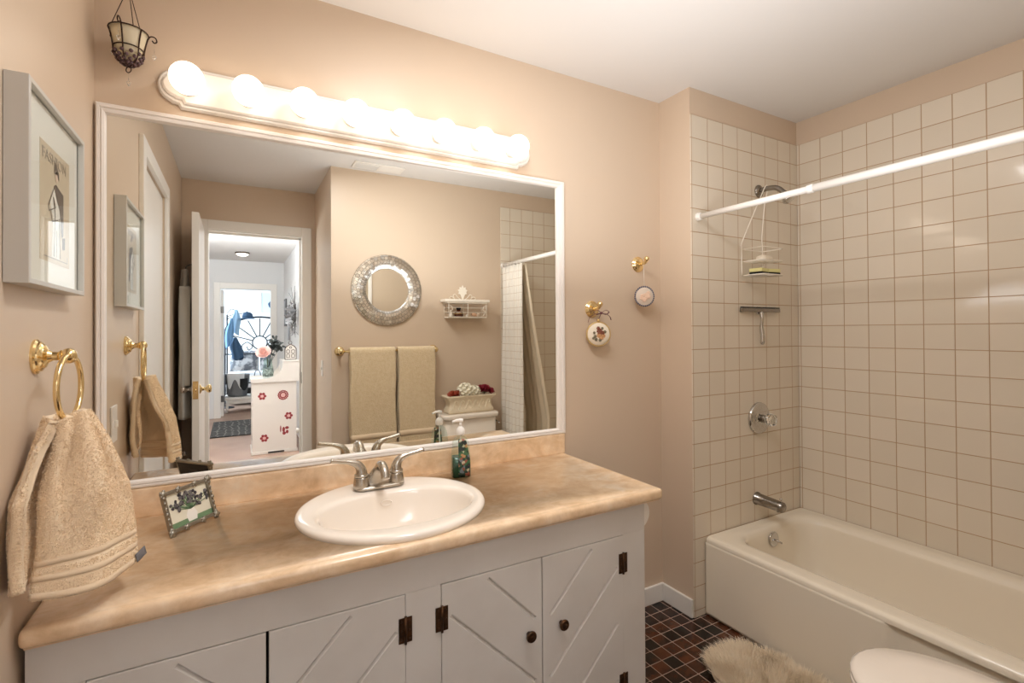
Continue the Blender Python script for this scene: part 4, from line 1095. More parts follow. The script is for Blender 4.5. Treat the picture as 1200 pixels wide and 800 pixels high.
# ================================================================== brass hooks and the two hanging sachets on the north wall
hk = thing('wall_hook', 'round brass wall hook by the mirror, the lower of two, holding a flowered disc', 'hook', (1.732, 0, 1.405), 0, 'brass hooks on the wall')
b = bm_new(); lathe(b, [(0.0, 0), (0.037, 0), (0.037, 0.004), (0.033, 0.008), (0.031, 0.008), (0.026, 0.013), (0.024, 0.013), (0.014, 0.018), (0.0, 0.020)], (0, 0, 0), (0, -1, 0), 32); obj('rosette', b, MT['brass'], hk, local=True, smooth_angle=28)
b = bm_new(); tube(b, catmull([(0, -0.016, 0), (0, -0.036, 0.0), (0, -0.052, 0.006), (0, -0.058, 0.016)], 5), 0.0075, 12); ball(b, (0, -0.059, 0.020), 0.0125, 16, 10); obj('peg', b, MT['brass'], hk, local=True)
dup(hk, (2.010, 0, 1.622), 0, 'round brass wall hook nearest the wall corner, the higher of two, holding a lacy disc')
MT['gold_trim'] = M('gold_braid', (206, 176, 120), 0.45, metal=0.5); MT['cream_cloth'] = M('cream_cloth', (238, 226, 206), 0.9)
o1 = thing('ornament', 'round cream ornament with brown flowers and a plum bow hung below the lower hook', 'ornament', (1.738, -0.040, 1.294), radians(-24))
oc = Vector((0, 0, 0))
b = bm_new(); lathe(b, [(0, 0), (0.049, 0), (0.053, 0.006), (0.048, 0.014), (0.030, 0.018), (0, 0.019)], oc + Vector((0, 0.010, 0)), (0, -1, 0), 36); obj('disc', b, MT['cream_cloth'], o1, local=True)
b = bm_new(); tube(b, circle_pts(oc + Vector((0, 0.002, 0)), 0.0520, (0, -1, 0), 40), 0.0040, 8, closed=True); ball(b, oc + Vector((0, 0, 0.060)), 0.008, 12, 8); obj('rim', b, MT['gold_trim'], o1, local=True)
rn = random.Random(4)
def rosettes(b, c, n, R, size):
    for k in range(n):
        a = rn.uniform(0, 6.28); r = R * math.sqrt(rn.random())
        cx_, cz_ = c.x + r * cos(a), c.z + r * sin(a)
        for q in range(5): ball(b, (cx_ + size * 0.7 * cos(q * 1.256), c.y - 0.011, cz_ + size * 0.7 * sin(q * 1.256)), size * 0.55, 8, 6, (1, 0.35, 1))
for nm, mt_, pos in (('flowers', M('brown_petals', (138, 78, 58), 0.8), ((0.002, 0.012, 0.011), (0.014, 0.004, 0.009), (-0.004, 0.026, 0.007))), ('flowers', M('tan_petals', (206, 156, 108), 0.8), ((0.010, -0.012, 0.011), (-0.002, -0.006, 0.008), (0.020, -0.008, 0.007))), ('leaves', M('sage_leaves', (122, 112, 86), 0.8), ((-0.018, -0.010, 0.006), (-0.014, -0.024, 0.006), (0.004, -0.026, 0.006), (0.026, 0.010, 0.006), (-0.022, 0.006, 0.005), (0.014, 0.026, 0.005), (-0.026, -0.018, 0.005)))):
    b = bm_new()
    for px_, pz_, s_ in pos:
        for q in range(6): ball(b, (px_ + s_ * 0.8 * cos(q * pi / 3), -0.011, pz_ + s_ * 0.8 * sin(q * pi / 3)), s_ * 0.42, 8, 6, (1, 0.35, 1))
        ball(b, (px_, -0.012, pz_), s_ * 0.35, 8, 6, (1, 0.4, 1))
    obj(nm, b, mt_, o1, local=True)
plum = M('plum_ribbon', (112, 66, 74), 0.5)
b = bm_new()
bc = oc + Vector((0.006, -0.026, 0.092))
for s in (-1, 1):
    tube(b, catmull([bc, bc + Vector((s * 0.018, -0.004, 0.012)), bc + Vector((s * 0.034, 0, 0.004)), bc + Vector((s * 0.020, 0.004, -0.006)), bc], 6), 0.0022, 6, flat=(1.4, 0.5))
    tube(b, catmull([bc, bc + Vector((s * 0.022, 0, -0.004)), bc + Vector((s * 0.044, 0.02, -0.016)), bc + Vector((s * 0.052, 0.03, -0.040 if s < 0 else -0.03))], 6), 0.0020, 6, flat=(1.4, 0.5))
tube(b, [bc, oc + Vector((0, 0, 0.064))], 0.0016, 6)
ball(b, bc, 0.006, 10, 8); obj('bow', b, plum, o1, local=True)
o2 = thing('ornament', 'round lacy ornament with a dark beaded rim hung on a thread near the wall corner', 'ornament', (2.008, -0.045, 1.468), radians(-24))
oc = Vector((0, 0, 0))
b = bm_new(); lathe(b, [(0, 0), (0.044, 0), (0.046, 0.004), (0.042, 0.008), (0, 0.009)], oc + Vector((0, 0.006, 0)), (0, -1, 0), 32); obj('disc', b, M('pale_lace', (222, 206, 190), 0.9), o2, local=True)
b = bm_new()
for k in range(30): ball(b, (oc.x + 0.0450 * cos(2 * pi * k / 30), oc.y, oc.z + 0.0450 * sin(2 * pi * k / 30)), 0.0046, 8, 6)
obj('beaded_rim', b, M('slate_beads', (104, 104, 118), 0.4), o2, local=True)
rn = random.Random(9); b = bm_new(); rosettes(b, oc + Vector((0.002, 0.006, -0.002)), 9, 0.024, 0.008); obj('flowers', b, M('pale_pink_petals', (238, 206, 182), 0.8), o2, local=True)
b = bm_new(); tube(b, [(0, 0, 0.050), (-0.004, 0.0, 0.148)], 0.0009, 6); obj('thread', b, MT['white_plastic'], o2, local=True)

# ================================================================== shaggy bath mat
rgm = thing('bath_mat', 'cream shaggy bath mat on the brown floor tiles beside the tub', 'bath mat', (2.03, -0.70, 0))
b = bm_new()
loft(b, [[Vector((x, y, z)) for x, y in rrect(1.885 + e, 2.195 - e, -1.03 + e, -0.42 - e, 0.15 - e, 10)] for e, z in ((0.0, 0.001), (0.0, 0.008), (0.006, 0.013))])
MT['shag'] = M('cream_shag', (250, 238, 216), 0.9, sheen=0.3, var=(18, (244, 226, 198), 0.25))
mb = obj('mat_base', b, MT['shag'], rgm)
rn = random.Random(21); sm = []
from mathutils import noise
outline_c, hx_, hy_ = Vector((2.04, -0.725)), 0.155, 0.305
while len(sm) < 30000:
    x, y = rn.uniform(-1.0, 1.0), rn.uniform(-1.0, 1.0)
    if abs(x) ** 3 + abs(y) ** 3 > 1: continue
    p = Vector((outline_c.x + hx_ * x, outline_c.y + hy_ * y, 0.011))
    nz = noise.noise_vector(p * 14)
    e = max(abs(x), abs(y)) ** 3
    sm.append((p, Vector((x * 0.75 * e + nz.x * 0.55, y * 0.75 * e + nz.y * 0.55, 1.0 - 0.55 * e))))
b = bm_new(); strands(b, sm, 0.050, 0.0022, 0.22, 8, drop=0.15)
for v in b.verts:
    if v.co.z < 0.002: v.co.z = 0.002 + abs(v.co.z) * 0.1
    if v.co.x > 2.222: v.co.x = 2.222 - (v.co.x - 2.222) * 0.3
sub('shag_pile', b, MT['shag'], mb, rgm, recalc=False)['kind'] = 'stuff'

# ================================================================== south wall: towel bar, towels, round mirror, shelf
tbz = 1.178
tw = thing('towel_bar', 'long brass towel bar on the tan wall under the round mirror', 'towel rail', (1.275, -W, tbz))
for x in (0.950, 1.612):
    b = bm_new(); lathe(b, [(0, 0), (0.032, 0), (0.032, 0.005), (0.026, 0.010), (0.022, 0.012), (0.012, 0.020), (0.010, 0.045), (0.016, 0.052), (0.020, 0.064), (0.016, 0.076), (0, 0.080)], (x, -W, tbz), (0, 1, 0), 24); obj('post', b, MT['brass'], tw)
b = bm_new(); tube(b, [(0.945, -W + 0.064, tbz), (1.617, -W + 0.064, tbz)], 0.0085, 14); obj('bar', b, MT['brass'], tw)
for i, (x0, x1, lb) in enumerate(((1.005, 1.310, 'beige bath towel folded over the brass bar, the one nearer the entry doorway'), (1.330, 1.600, 'beige bath towel folded over the brass bar, the one nearer the toilet'))):
    t = thing('bath_towel', lb, 'towel', ((x0 + x1) / 2, -W + 0.064, 0.52), 0, 'bath towels on the towel bar')
    b = bm_new()
    yb = -W + 0.064
    def fn(u, v, x0=x0, x1=x1, s=i):
        x = x0 + (x1 - x0) * u
        if v < 0.5:
            q = 1 - v / 0.5; z = tbz + 0.004 - q * 0.66; y = yb + 0.0175 + 0.006 * q + 0.004 * q * sin(9 * u + 2 * s)
        elif v < 0.56:
            a = pi * (v - 0.5) / 0.06; z = tbz + 0.004 + 0.016 * sin(a); y = yb + 0.0175 * cos(a)
        else:
            q = (v - 0.56) / 0.44; z = tbz + 0.004 - q * 0.60; y = yb - 0.0175 - 0.002 * sin(9 * u)
        taper = 1 - 0.02 * (v if v < 0.5 else 1 - v)
        return (x + 0.003 * sin(20 * v), y, z)
    sheet(b, fn, 24, 80, 0.015); ob = obj('cloth', b, MT['bath_terry'], t)
    b = bm_new(); sheet(b, lambda u, v: fn(u, 0.045 + 0.03 * v), 24, 2, 0.018); sub('woven_band', b, MT['terry_band'], ob, t)
    b = bm_new(); sheet(b, lambda u, v: fn(u, 0.015 * v), 24, 2, 0.019); sub('hem', b, MT['terry_band'], ob, t)

def mosaic_mat():
    m, nt, bs = new_mat('mirror_mosaic'); L = nt.links.new
    tc = nt.nodes.new('ShaderNodeTexCoord')
    gr = nt.nodes.new('ShaderNodeSeparateXYZ'); L(tc.outputs['Object'], gr.inputs[0])
    at = nt.nodes.new('ShaderNodeMath'); at.operation = 'ARCTAN2'; L(gr.outputs[2], at.inputs[0]); L(gr.outputs[0], at.inputs[1])
    ln = nt.nodes.new('ShaderNodeVectorMath'); ln.operation = 'LENGTH'; L(tc.outputs['Object'], ln.inputs[0])
    ma = nt.nodes.new('ShaderNodeMath'); ma.operation = 'MULTIPLY_ADD'; L(at.outputs[0], ma.inputs[0]); ma.inputs[1].default_value = 9.0; ma.inputs[2].default_value = 60.0
    mr_ = nt.nodes.new('ShaderNodeMath'); mr_.operation = 'MULTIPLY'; L(ln.outputs['Value'], mr_.inputs[0]); mr_.inputs[1].default_value = 42.0
    cb = nt.nodes.new('ShaderNodeCombineXYZ'); L(mr_.outputs[0], cb.inputs[1]); L(ma.outputs[0], cb.inputs[0])
    br = nt.nodes.new('ShaderNodeTexBrick'); br.offset = 0.5; L(cb.outputs[0], br.inputs['Vector']); br.inputs['Scale'].default_value = 1.0; br.inputs['Brick Width'].default_value = 1.0; br.inputs['Row Height'].default_value = 1.0; br.inputs['Mortar Size'].default_value = 0.06
    br.inputs['Color1'].default_value = lin((226, 226, 224)); br.inputs['Color2'].default_value = lin((200, 200, 198)); br.inputs['Mortar'].default_value = lin((160, 158, 152))
    L(br.outputs['Color'], bs.inputs['Base Color']); bs.inputs['Metallic'].default_value = 1.0; bs.inputs['Roughness'].default_value = 0.22
    fl_ = nt.nodes.new('ShaderNodeVectorMath'); fl_.operation = 'FLOOR'; L(cb.outputs[0], fl_.inputs[0])
    wn = nt.nodes.new('ShaderNodeTexWhiteNoise'); L(fl_.outputs[0], wn.inputs['Vector'])
    sb_ = nt.nodes.new('ShaderNodeVectorMath'); sb_.operation = 'SUBTRACT'; L(wn.outputs['Color'], sb_.inputs[0]); sb_.inputs[1].default_value = (0.5, 0.5, 0.5)
    sc_ = nt.nodes.new('ShaderNodeVectorMath'); sc_.operation = 'SCALE'; L(sb_.outputs[0], sc_.inputs[0]); sc_.inputs['Scale'].default_value = 0.13
    geo = nt.nodes.new('ShaderNodeNewGeometry')
    ad = nt.nodes.new('ShaderNodeVectorMath'); L(sc_.outputs[0], ad.inputs[0]); L(geo.outputs['Normal'], ad.inputs[1])
    nz = nt.nodes.new('ShaderNodeVectorMath'); nz.operation = 'NORMALIZE'; L(ad.outputs[0], nz.inputs[0]); L(nz.outputs[0], bs.inputs['Normal'])
    return m
rm = thing('round_mirror', 'round wall mirror with a mirror mosaic border above the towel bar', 'mirror', (1.275, -W, 1.602))
b = bm_new(); lathe(b, [(0.150, 0.012), (0.156, 0.016), (0.200, 0.020), (0.246, 0.016), (0.250, 0.010), (0.250, 0.001), (0.150, 0.001), (0.150, 0.012)], (0, 0, 0), (0, 1, 0), 72, caps=False); obj('mosaic_border', b, mosaic_mat(), rm, local=True, smooth_angle=50)
b = bm_new(); lathe(b, [(0.0, 0.010), (0.154, 0.010), (0.154, 0.006), (0.0, 0.006)], (0, 0, 0), (0, 1, 0), 64); obj('mirror_glass', b, MT['mirror'], rm, local=True, smooth_angle=30)

MT['shelf_white'] = M('white_painted_shelf', (244, 236, 222), 0.5)
sl = thing('wall_shelf', 'small white wall shelf with a wire basket and leaf crest above the toilet', 'shelf', (1.855, -W, 1.41))
b = bm_new(); box(b, 1.672, 2.038, -W + 0.001, -W + 0.105, 1.525, 1.547, 0.006, 3); box(b, 1.690, 2.020, -W + 0.001, -W + 0.098, 1.517, 1.525, 0.003); obj('top_board', b, MT['shelf_white'], sl, smooth_angle=40)
b = bm_new()
bx0, bx1, by0, by1 = 1.705, 2.012, -W + 0.004, -W + 0.092
for z in (1.415, 1.450, 1.485):
    tube(b, [(x, y, z) for x, y in rrect(bx0, bx1, by0, by1, 0.006, 2)], 0.0018 if z > 1.42 else 0.003, 6, closed=True)
for k in range(8):
    x = bx0 + (bx1 - bx0) * k / 7
    tube(b, [(x, by0, 1.415), (x, by1, 1.415)], 0.0016, 6)
for x in (bx0, (bx0 + bx1) / 2, bx1):
    tube(b, [(x, by1, 1.415), (x, by1, 1.518)], 0.0024, 6); tube(b, [(x, by0, 1.415), (x, by0, 1.518)], 0.0024, 6)
for x, s in ((bx0 + 0.004, 1), (bx1 - 0.004, -1)):
    tube(b, catmull([(x, by1, 1.50), (x + s * 0.022, by1, 1.49), (x + s * 0.024, by1, 1.465), (x + s * 0.008, by1, 1.462), (x + s * 0.012, by1, 1.440), (x + s * 0.026, by1, 1.425)], 5), 0.0026, 6)
obj('wire_basket', b, MT['shelf_white'], sl)
b = bm_new(); box(b, bx0 - 0.003, bx1 + 0.003, by0, by1, 1.4085, 1.4125, 0.001); obj('basket_floor', b, MT['shelf_white'], sl)
b = bm_new()
leafp = [(0, 0.115), (0.010, 0.095), (0.026, 0.100), (0.024, 0.084), (0.042, 0.076), (0.030, 0.062), (0.036, 0.046), (0.020, 0.044), (0.010, 0.018), (0.004, 0)]
leafp = leafp + [(-x, z) for x, z in leafp[::-1][:-1]]
lc = 1.851
prism(b, leafp, lambda p: Vector((lc + p[0], -W + 0.006, 1.546 + p[1])), lambda p: Vector((lc + p[0], -W + 0.014, 1.546 + p[1])), 0.002)
for s in (-1, 1):
    tube(b, catmull([(lc + s * 0.012, -W + 0.01, 1.548), (lc + s * 0.040, -W + 0.01, 1.566), (lc + s * 0.062, -W + 0.01, 1.590), (lc + s * 0.078, -W + 0.01, 1.578), (lc + s * 0.070, -W + 0.01, 1.563)], 6), 0.003, 6)
    tube(b, catmull([(lc + s * 0.060, -W + 0.01, 1.548), (lc + s * 0.090, -W + 0.01, 1.572), (lc + s * 0.108, -W + 0.01, 1.560), (lc + s * 0.098, -W + 0.01, 1.551)], 6), 0.0026, 6)
obj('leaf_crest', b, MT['shelf_white'], sl)
sz = 1.4178
b = bm_new(); lathe(b, [(0, 0), (0.030, 0), (0.034, 0.006), (0.034, 0.024), (0.028, 0.036), (0.014, 0.044), (0.012, 0.052)], (0, 0, 0), (0, 0, 1), 24); 
bt = thing('jar', 'dark brown round jar with a black stopper in the wire shelf basket', 'jar', (1.803, -W + 0.046, sz)); obj('body', b, M('brown_glass', (84, 46, 30), 0.12), bt, local=True)
b = bm_new(); lathe(b, [(0.012, 0.052), (0.017, 0.055), (0.018, 0.064), (0.013, 0.072), (0, 0.074)], (0, 0, 0), (0, 0, 1), 20); obj('stopper', b, MT['black'], bt, local=True)
b = bm_new(); lathe(b, [(0.0345, 0.0215), (0.0352, 0.024), (0.0345, 0.0265)], (0, 0, 0), (0, 0, 1), 24); obj('pale_band', b, MT['gold_trim'], bt, local=True)
def shell(name, x, y, r, col, lb, seed):
    b = bm_new()
    rings = []
    for i in range(22):
        t = i / 21; a = t * 4.2 * pi
        rr_ = r * (1 - t) ** 1.1
        rings.append((x + rr_ * 0.6 * cos(a + seed), y + rr_ * 0.6 * sin(a + seed), sz + 0.0005 + r * 0.62 + r * 1.0 * t))
    tube(b, rings, [r * 0.62 * (1 - i / 23) for i in range(22)], 10)
    single(name, b, M('shell_' + lb.split()[0], col, 0.4), lb, 'shell', (x, y, sz), 'shells in the wire shelf basket')
shell('seashell', 1.925, -W + 0.048, 0.022, (214, 172, 140), 'tan spiral seashell in the wire shelf basket', 0.4)
shell('seashell', 1.963, -W + 0.044, 0.019, (240, 222, 204), 'cream spiral seashell at the tub end of the shelf basket', 1.9)
shell('seashell', 1.868, -W + 0.062, 0.013, (232, 226, 218), 'little white seashell beside the brown jar in the basket', 2.7)
b = bm_new(); lathe(b, [(0, 0), (0.011, 0), (0.012, 0.020), (0.008, 0.028), (0.005, 0.031), (0.005, 0.040), (0, 0.041)], (1.738, -W + 0.05, sz), (0, 0, 1), 18)
single('vial', b, MT['white_plastic'], 'small white vial at the towel end of the wire shelf basket', 'bottle', (1.738, -W + 0.05, sz))

# ceiling vent
cv = thing('ceiling_vent', 'white slotted air vent in the ceiling', 'vent', (1.186, -1.60, H))
b = bm_new()
for (x0, x1, y0, y1) in ((1.02, 1.352, -1.672, -1.655), (1.02, 1.352, -1.557, -1.540), (1.02, 1.036, -1.655, -1.557), (1.336, 1.352, -1.655, -1.557), (1.180, 1.192, -1.655, -1.557)):
    box(b, x0, x1, y0, y1, H - 0.008, H - 0.0005, 0.001)
obj('frame', b, MT['trim'], cv)
b = bm_new(); box(b, 1.03, 1.345, -1.660, -1.550, H - 0.0018, H - 0.0006); obj('duct_back', b, M('duct_grey', (110, 102, 94), 0.8), cv)
for k in range(7):
    t_ = bm_new()
    for xa, xb, an in ((1.036, 1.180, 72), (1.192, 1.336, 12)):
        s_ = bm_new(); box(s_, xa, xb, -0.006, 0.006, -0.0006, 0.0006); s_.transform(Matrix.Translation((0, -1.648 + 0.0142 * k, H - 0.0075)) @ Matrix.Rotation(radians(an), 4, 'X')); join(t_, s_)
    obj('slat', t_, MT['trim'], cv)

# ================================================================== planter and flower heads on the toilet tank
pl = thing('planter', 'cream ceramic trough planter with flared rim on the toilet tank', 'planter', (TX, -1.63, 0.7102))
b = bm_new()
PX, PY, PZ = TX + 0.01, -1.632, 0.7106
rings = []
for hx2, hy2, z in ((0.168, 0.050, 0.0), (0.180, 0.058, 0.006), (0.182, 0.060, 0.020), (0.172, 0.054, 0.040), (0.166, 0.051, 0.065), (0.170, 0.053, 0.090), (0.182, 0.060, 0.108), (0.196, 0.068, 0.116), (0.199, 0.070, 0.122), (0.196, 0.068, 0.128), (0.182, 0.057, 0.128), (0.172, 0.050, 0.110), (0.160, 0.044, 0.050)):
    rings.append([Vector((PX + x, PY + y, PZ + z)) for x, y in rrect(-hx2, hx2, -hy2, hy2, 0.014, 4)])
loft(b, rings); obj('trough', b, M('cream_ceramic', (236, 222, 196), 0.45, bump=(22, 0.7, 0.012)), pl, smooth_angle=60)
b = bm_new()
for s in range(6):
    xx = PX - 0.13 + 0.052 * s
    tube(b, catmull([(xx - 0.02, PY + 0.0535, PZ + 0.030), (xx - 0.008, PY + 0.053, PZ + 0.060), (xx + 0.004, PY + 0.0545, PZ + 0.090), (xx + 0.018, PY + 0.055, PZ + 0.080), (xx + 0.016, PY + 0.054, PZ + 0.062)], 5), 0.0042, 8)
obj('relief_scrolls', b, M('cream_relief', (240, 227, 203), 0.45), pl)
b = bm_new(); box(b, PX - 0.165, PX + 0.165, PY - 0.046, PY + 0.046, PZ + 0.09, PZ + 0.102); obj('moss', b, M('dried_moss', (120, 108, 78), 0.95, bump=(80, 1.0, 0.02)), pl)
def petal(b, c, d, up, l, w, cup=0.3):
    c = Vector(c); d = Vector(d).normalized(); up = Vector(up)
    s = d.cross(up)
    if s.length < 1e-4: s = d.orthogonal()
    s.normalize(); n = s.cross(d)
    pts = [(0, 0.12), (0.35, 0.42), (0.7, 0.5), (0.95, 0.25)]
    L_ = [b.verts.new(c + d * (l * t) - s * (w * k) + n * (cup * l * t * t + 0.10 * w)) for t, k in pts]
    R_ = [b.verts.new(c + d * (l * t) + s * (w * k) + n * (cup * l * t * t + 0.10 * w)) for t, k in pts]
    Md = [b.verts.new(c + d * (l * t) + n * (cup * l * t * t)) for t, k in pts]
    tip = b.verts.new(c + d * l + n * (cup * l))
    for i in range(3):
        for A, B in ((L_, Md), (Md, R_)):
            f = b.faces.new((A[i], B[i], B[i + 1], A[i + 1])); f.smooth = True
    b.faces.new((L_[3], Md[3], tip)); b.faces.new((Md[3], R_[3], tip))
def fib(n):
    g = pi * (3 - math.sqrt(5))
    for i in range(n):
        z = 1 - 2 * (i + 0.5) / n; r = math.sqrt(1 - z * z)
        yield Vector((r * cos(g * i), r * sin(g * i), z))
def hydrangea(b, c, R, n, size, squash=0.8, seed=1):
    rn = random.Random(seed)
    ball(b, c, R * 0.8, 14, 10, (1, 1, squash))
    for v in fib(n):
        p = Vector(c) + Vector((v.x, v.y, v.z * squash)) * R * rn.uniform(0.88, 1.02)
        t0 = v.orthogonal().normalized(); a0 = rn.uniform(0, 6)
        for q in range(4):
            d = (Matrix.Rotation(a0 + q * pi / 2, 3, v) @ t0 + v * 0.35)
            petal(b, p, d, v, size, size * 0.95, 0.15)
def dahlia(b, c, R, axis, rows, seed=1, w=0.4):
    ax = Vector(axis).normalized(); X, Y, _ = frame_of(ax); rn = random.Random(seed)
    for r_ in range(rows):
        el = radians(10 + 75 * r_ / max(rows - 1, 1)); m = max(5, int(14 - 2 * r_))
        for q in range(m):
            a = 2 * pi * (q + 0.5 * (r_ % 2)) / m + rn.uniform(-.1, .1)
            d = (X * cos(a) + Y * sin(a)) * cos(el) + ax * sin(el)
            petal(b, Vector(c) + ax * (0.004 * r_), d, ax, R * (1 - 0.09 * r_), R * w, 0.2)
MT['white_petal'] = M('white_petals', (248, 243, 228), 0.7, var=(40, (238, 232, 206), 0.25)); MT['wine_petal'] = M('wine_red_petals', (176, 54, 72), 0.7, var=(40, (130, 32, 52), 0.2)); MT['rust_petal'] = M('rust_petals', (214, 108, 80), 0.7, var=(40, (150, 62, 50), 0.2)); MT['leaf'] = M('green_leaves', (86, 92, 60), 0.7)
def flower_head(name, lb, fn, mat, base, stem_from, grp):
    t = thing(name, lb, 'flower', base, 0, grp)
    b = bm_new(); fn(b); h = obj('petals', b, mat, t, recalc=False)
    b = bm_new(); tube(b, [stem_from, (Vector(base) + Vector(stem_from)) / 2, base], 0.003, 6); obj('stem', b, MT['leaf'], t)
    b = bm_new()
    for q in range(4):
        a = q * 1.57 + 0.4; petal(b, Vector(base) + Vector((0, 0, -0.008)), (cos(a), sin(a), 0.25), (0, 0, 1), 0.045, 0.028, 0.1)
    obj('leaves', b, MT['leaf'], t, recalc=False)
def base_z(x): return PZ + 0.098
flower_head('hydrangea', 'white hydrangea head in the middle of the cream planter', lambda b: (hydrangea(b, (PX - 0.035, PY + 0.020, PZ + 0.162), 0.058, 60, 0.017, 0.85, 1), hydrangea(b, (PX + 0.030, PY + 0.024, PZ + 0.152), 0.045, 42, 0.016, 0.85, 2)), MT['white_petal'], (PX - 0.01, PY + 0.015, PZ + 0.13), (PX - 0.01, PY + 0.010, PZ + 0.098), 'flowers in the planter')
flower_head('dahlia', 'wine red flower head at the tub end of the cream planter', lambda b: (dahlia(b, (PX + 0.130, PY + 0.005, PZ + 0.140), 0.062, (0.1, 0.2, 1), 5, 1), dahlia(b, (PX + 0.165, PY + 0.015, PZ + 0.132), 0.045, (0.6, 0.4, 0.8), 4, 4), dahlia(b, (PX + 0.100, PY + 0.010, PZ + 0.150), 0.048, (-0.4, 0.3, 0.9), 4, 5)), MT['wine_petal'], (PX + 0.13, PY + 0.005, PZ + 0.138), (PX + 0.12, PY, PZ + 0.098), 'flowers in the planter')
flower_head('dahlia', 'small rust red flower head at the towel end of the cream planter', lambda b: (dahlia(b, (PX - 0.135, PY + 0.015, PZ + 0.122), 0.046, (-0.1, 0.4, 1), 4, 2), dahlia(b, (PX - 0.100, PY + 0.012, PZ + 0.128), 0.040, (0.2, 0.5, 0.9), 4, 3)), MT['rust_petal'], (PX - 0.125, PY + 0.01, PZ + 0.122), (PX - 0.12, PY, PZ + 0.098), 'flowers in the planter')

# ================================================================== grey robe behind the open door
rb = thing('bathrobe', 'grey robe hanging behind the open entry door', 'robe', (0.052, -2.08, 0.75))
b = bm_new()
def robe(u, v):
    a = 2 * pi * u
    wv = 0.05 + 0.11 * min(v / 0.35, 1) + 0.02 * v
    th = 0.012 + 0.016 * min(v / 0.3, 1) + 0.006 * sin(3 * a + 4 * v)
    return (0.054 + th * sin(a) * (1 + 0.15 * sin(7 * a)), -2.10 + wv * cos(a), 1.72 - 0.95 * v)
sheet(b, robe, 56, 36, 0.004, closed_u=True); obj('body', b, M('grey_cloth', (186, 186, 182), 0.9, sheen=0.3, bump=(200, 0.3, 0.003)), rb)
b = bm_new(); tube(b, catmull([(0.062, -1.975, 1.60), (0.060, -1.950, 1.40), (0.064, -1.945, 1.15), (0.060, -1.950, 0.98)], 8), 0.024, 14, flat=(0.75, 1.3)); obj('sleeve', b, M('grey_sleeve', (192, 192, 188), 0.9, sheen=0.3, bump=(200, 0.3, 0.003)), rb)
b = bm_new(); tube(b, catmull([(0.054, -2.10, 1.715), (0.060, -2.10, 1.74), (0.080, -2.10, 1.755), (0.1035, -2.10, 1.752)], 5), 0.004, 8); obj('hanging_loop', b, M('grey_loop', (110, 110, 108), 0.9), rb)

# ================================================================== hallway and bedroom beyond the doorway
HX0, HX1, HY, BY = -1.0, 1.02, -7.02, -10.2
b = bm_new(); box(b, HX0 - 0.1, 1.2, HY - 0.1, -2.605, -0.1, -0.001); box(b, -2.2, 2.8, BY - 0.1, HY - 0.1, -0.1, -0.001); struct('floor_hall', b, MT['wood_floor'])
b = bm_new(); box(b, HX0 - 0.1, 1.2, HY - 0.1, -2.605, H, H + 0.1); box(b, -2.2, 2.8, BY - 0.1, HY - 0.1, H, H + 0.1); struct('ceiling_hall', b, MT['ceiling'])
b = bm_new(); box(b, HX1, HX1 + 0.1, HY, -2.605, 0, H); struct('wall_hall_east', b, MT['hall'])
b = bm_new(); box(b, HX0 - 0.1, HX0, HY, -2.605, 0, H); struct('wall_hall_west', b, MT['hall'])
b = bm_new(); box(b, HX0 - 0.1, 0.0, -2.605, -2.50, 0, H); struct('wall_hall_north', b, MT['hall'])
b = bm_new(); box(b, -2.2, 0.13, HY - 0.1, HY, 0, H); box(b, 0.83, 2.8, HY - 0.1, HY, 0, H); box(b, 0.13, 0.83, HY - 0.1, HY, 1.98, H); struct('wall_hall_south', b, MT['hall'])
b = bm_new()
box(b, 0.045, 0.13, HY, HY + 0.02, 0, 2.075, 0.004); box(b, 0.83, 0.915, HY, HY + 0.02, 0, 2.075, 0.004); box(b, 0.13, 0.83, HY, HY + 0.02, 1.98, 2.075, 0.004); box(b, 0.12, 0.135, HY - 0.11, HY + 0.005, 0, 1.985); box(b, 0.825, 0.84, HY - 0.11, HY + 0.005, 0, 1.985)
struct('trim_3', b, MT['trim'])
b = bm_new(); box(b, -2.2, 2.8, BY - 0.1, BY, 0, H); struct('wall_bedroom_south', b, MT['hall'])
b = bm_new(); box(b, -2.3, -2.2, BY, HY - 0.1, 0, H); struct('wall_bedroom_west', b, MT['hall'])
b = bm_new(); box(b, 2.8, 2.9, BY, HY - 0.1, 0, H); struct('wall_bedroom_east', b, MT['hall'])
# bedroom door, open inward
b = bm_new(); box(b, 0.136, 0.171, HY - 0.80, HY - 0.11, 0.01, 1.975, 0.003); d3 = struct('door_3', b, MT['trim'])
for z in (0.28, 1.66):
    b = bm_new(); box(b, 0.135, 0.178, HY - 0.135, HY - 0.10, z - 0.05, z + 0.05, 0.002); obj('hinge', b, M('dark_steel', (110, 108, 106), 0.4, metal=0.7), d3)

# white cabinet with the scalloped top and red flower stickers
CYF = -4.20
wc = thing('cabinet', 'white hall cabinet with a scalloped top rail and red flower stickers', 'cabinet', (0.71, -4.42, 0))
MT['lacquer'] = M('white_lacquer', (220, 213, 205), 0.35)
b = bm_new(); box(b, 0.490, 0.925, -4.64, CYF, 0.03, 0.772, 0.004); body = obj('body', b, MT['lacquer'], wc)
b = bm_new(); box(b, 0.480, 0.935, -4.65, CYF + 0.012, 0.0, 0.03, 0.003); obj('plinth', b, MT['lacquer'], wc)
b = bm_new(); box(b, 0.640, 0.800, CYF + 0.012, CYF + 0.0135, 0.006, 0.022); obj('vent_slot', b, MT['black'], wc)
ty = CYF + 0.018
arc = [(0.478, 0.770), (0.962, 0.770), (0.962, 0.982), (0.792, 0.982), (0.790, 0.960)]
arc += [(0.60 + 0.19 * cos(t), 0.985 - 0.02 - 0.155 * sin(t)) for t in [radians(4 + 11 * k) for k in range(8)]]
arc += [(0.56, 0.810), (0.478, 0.810)]
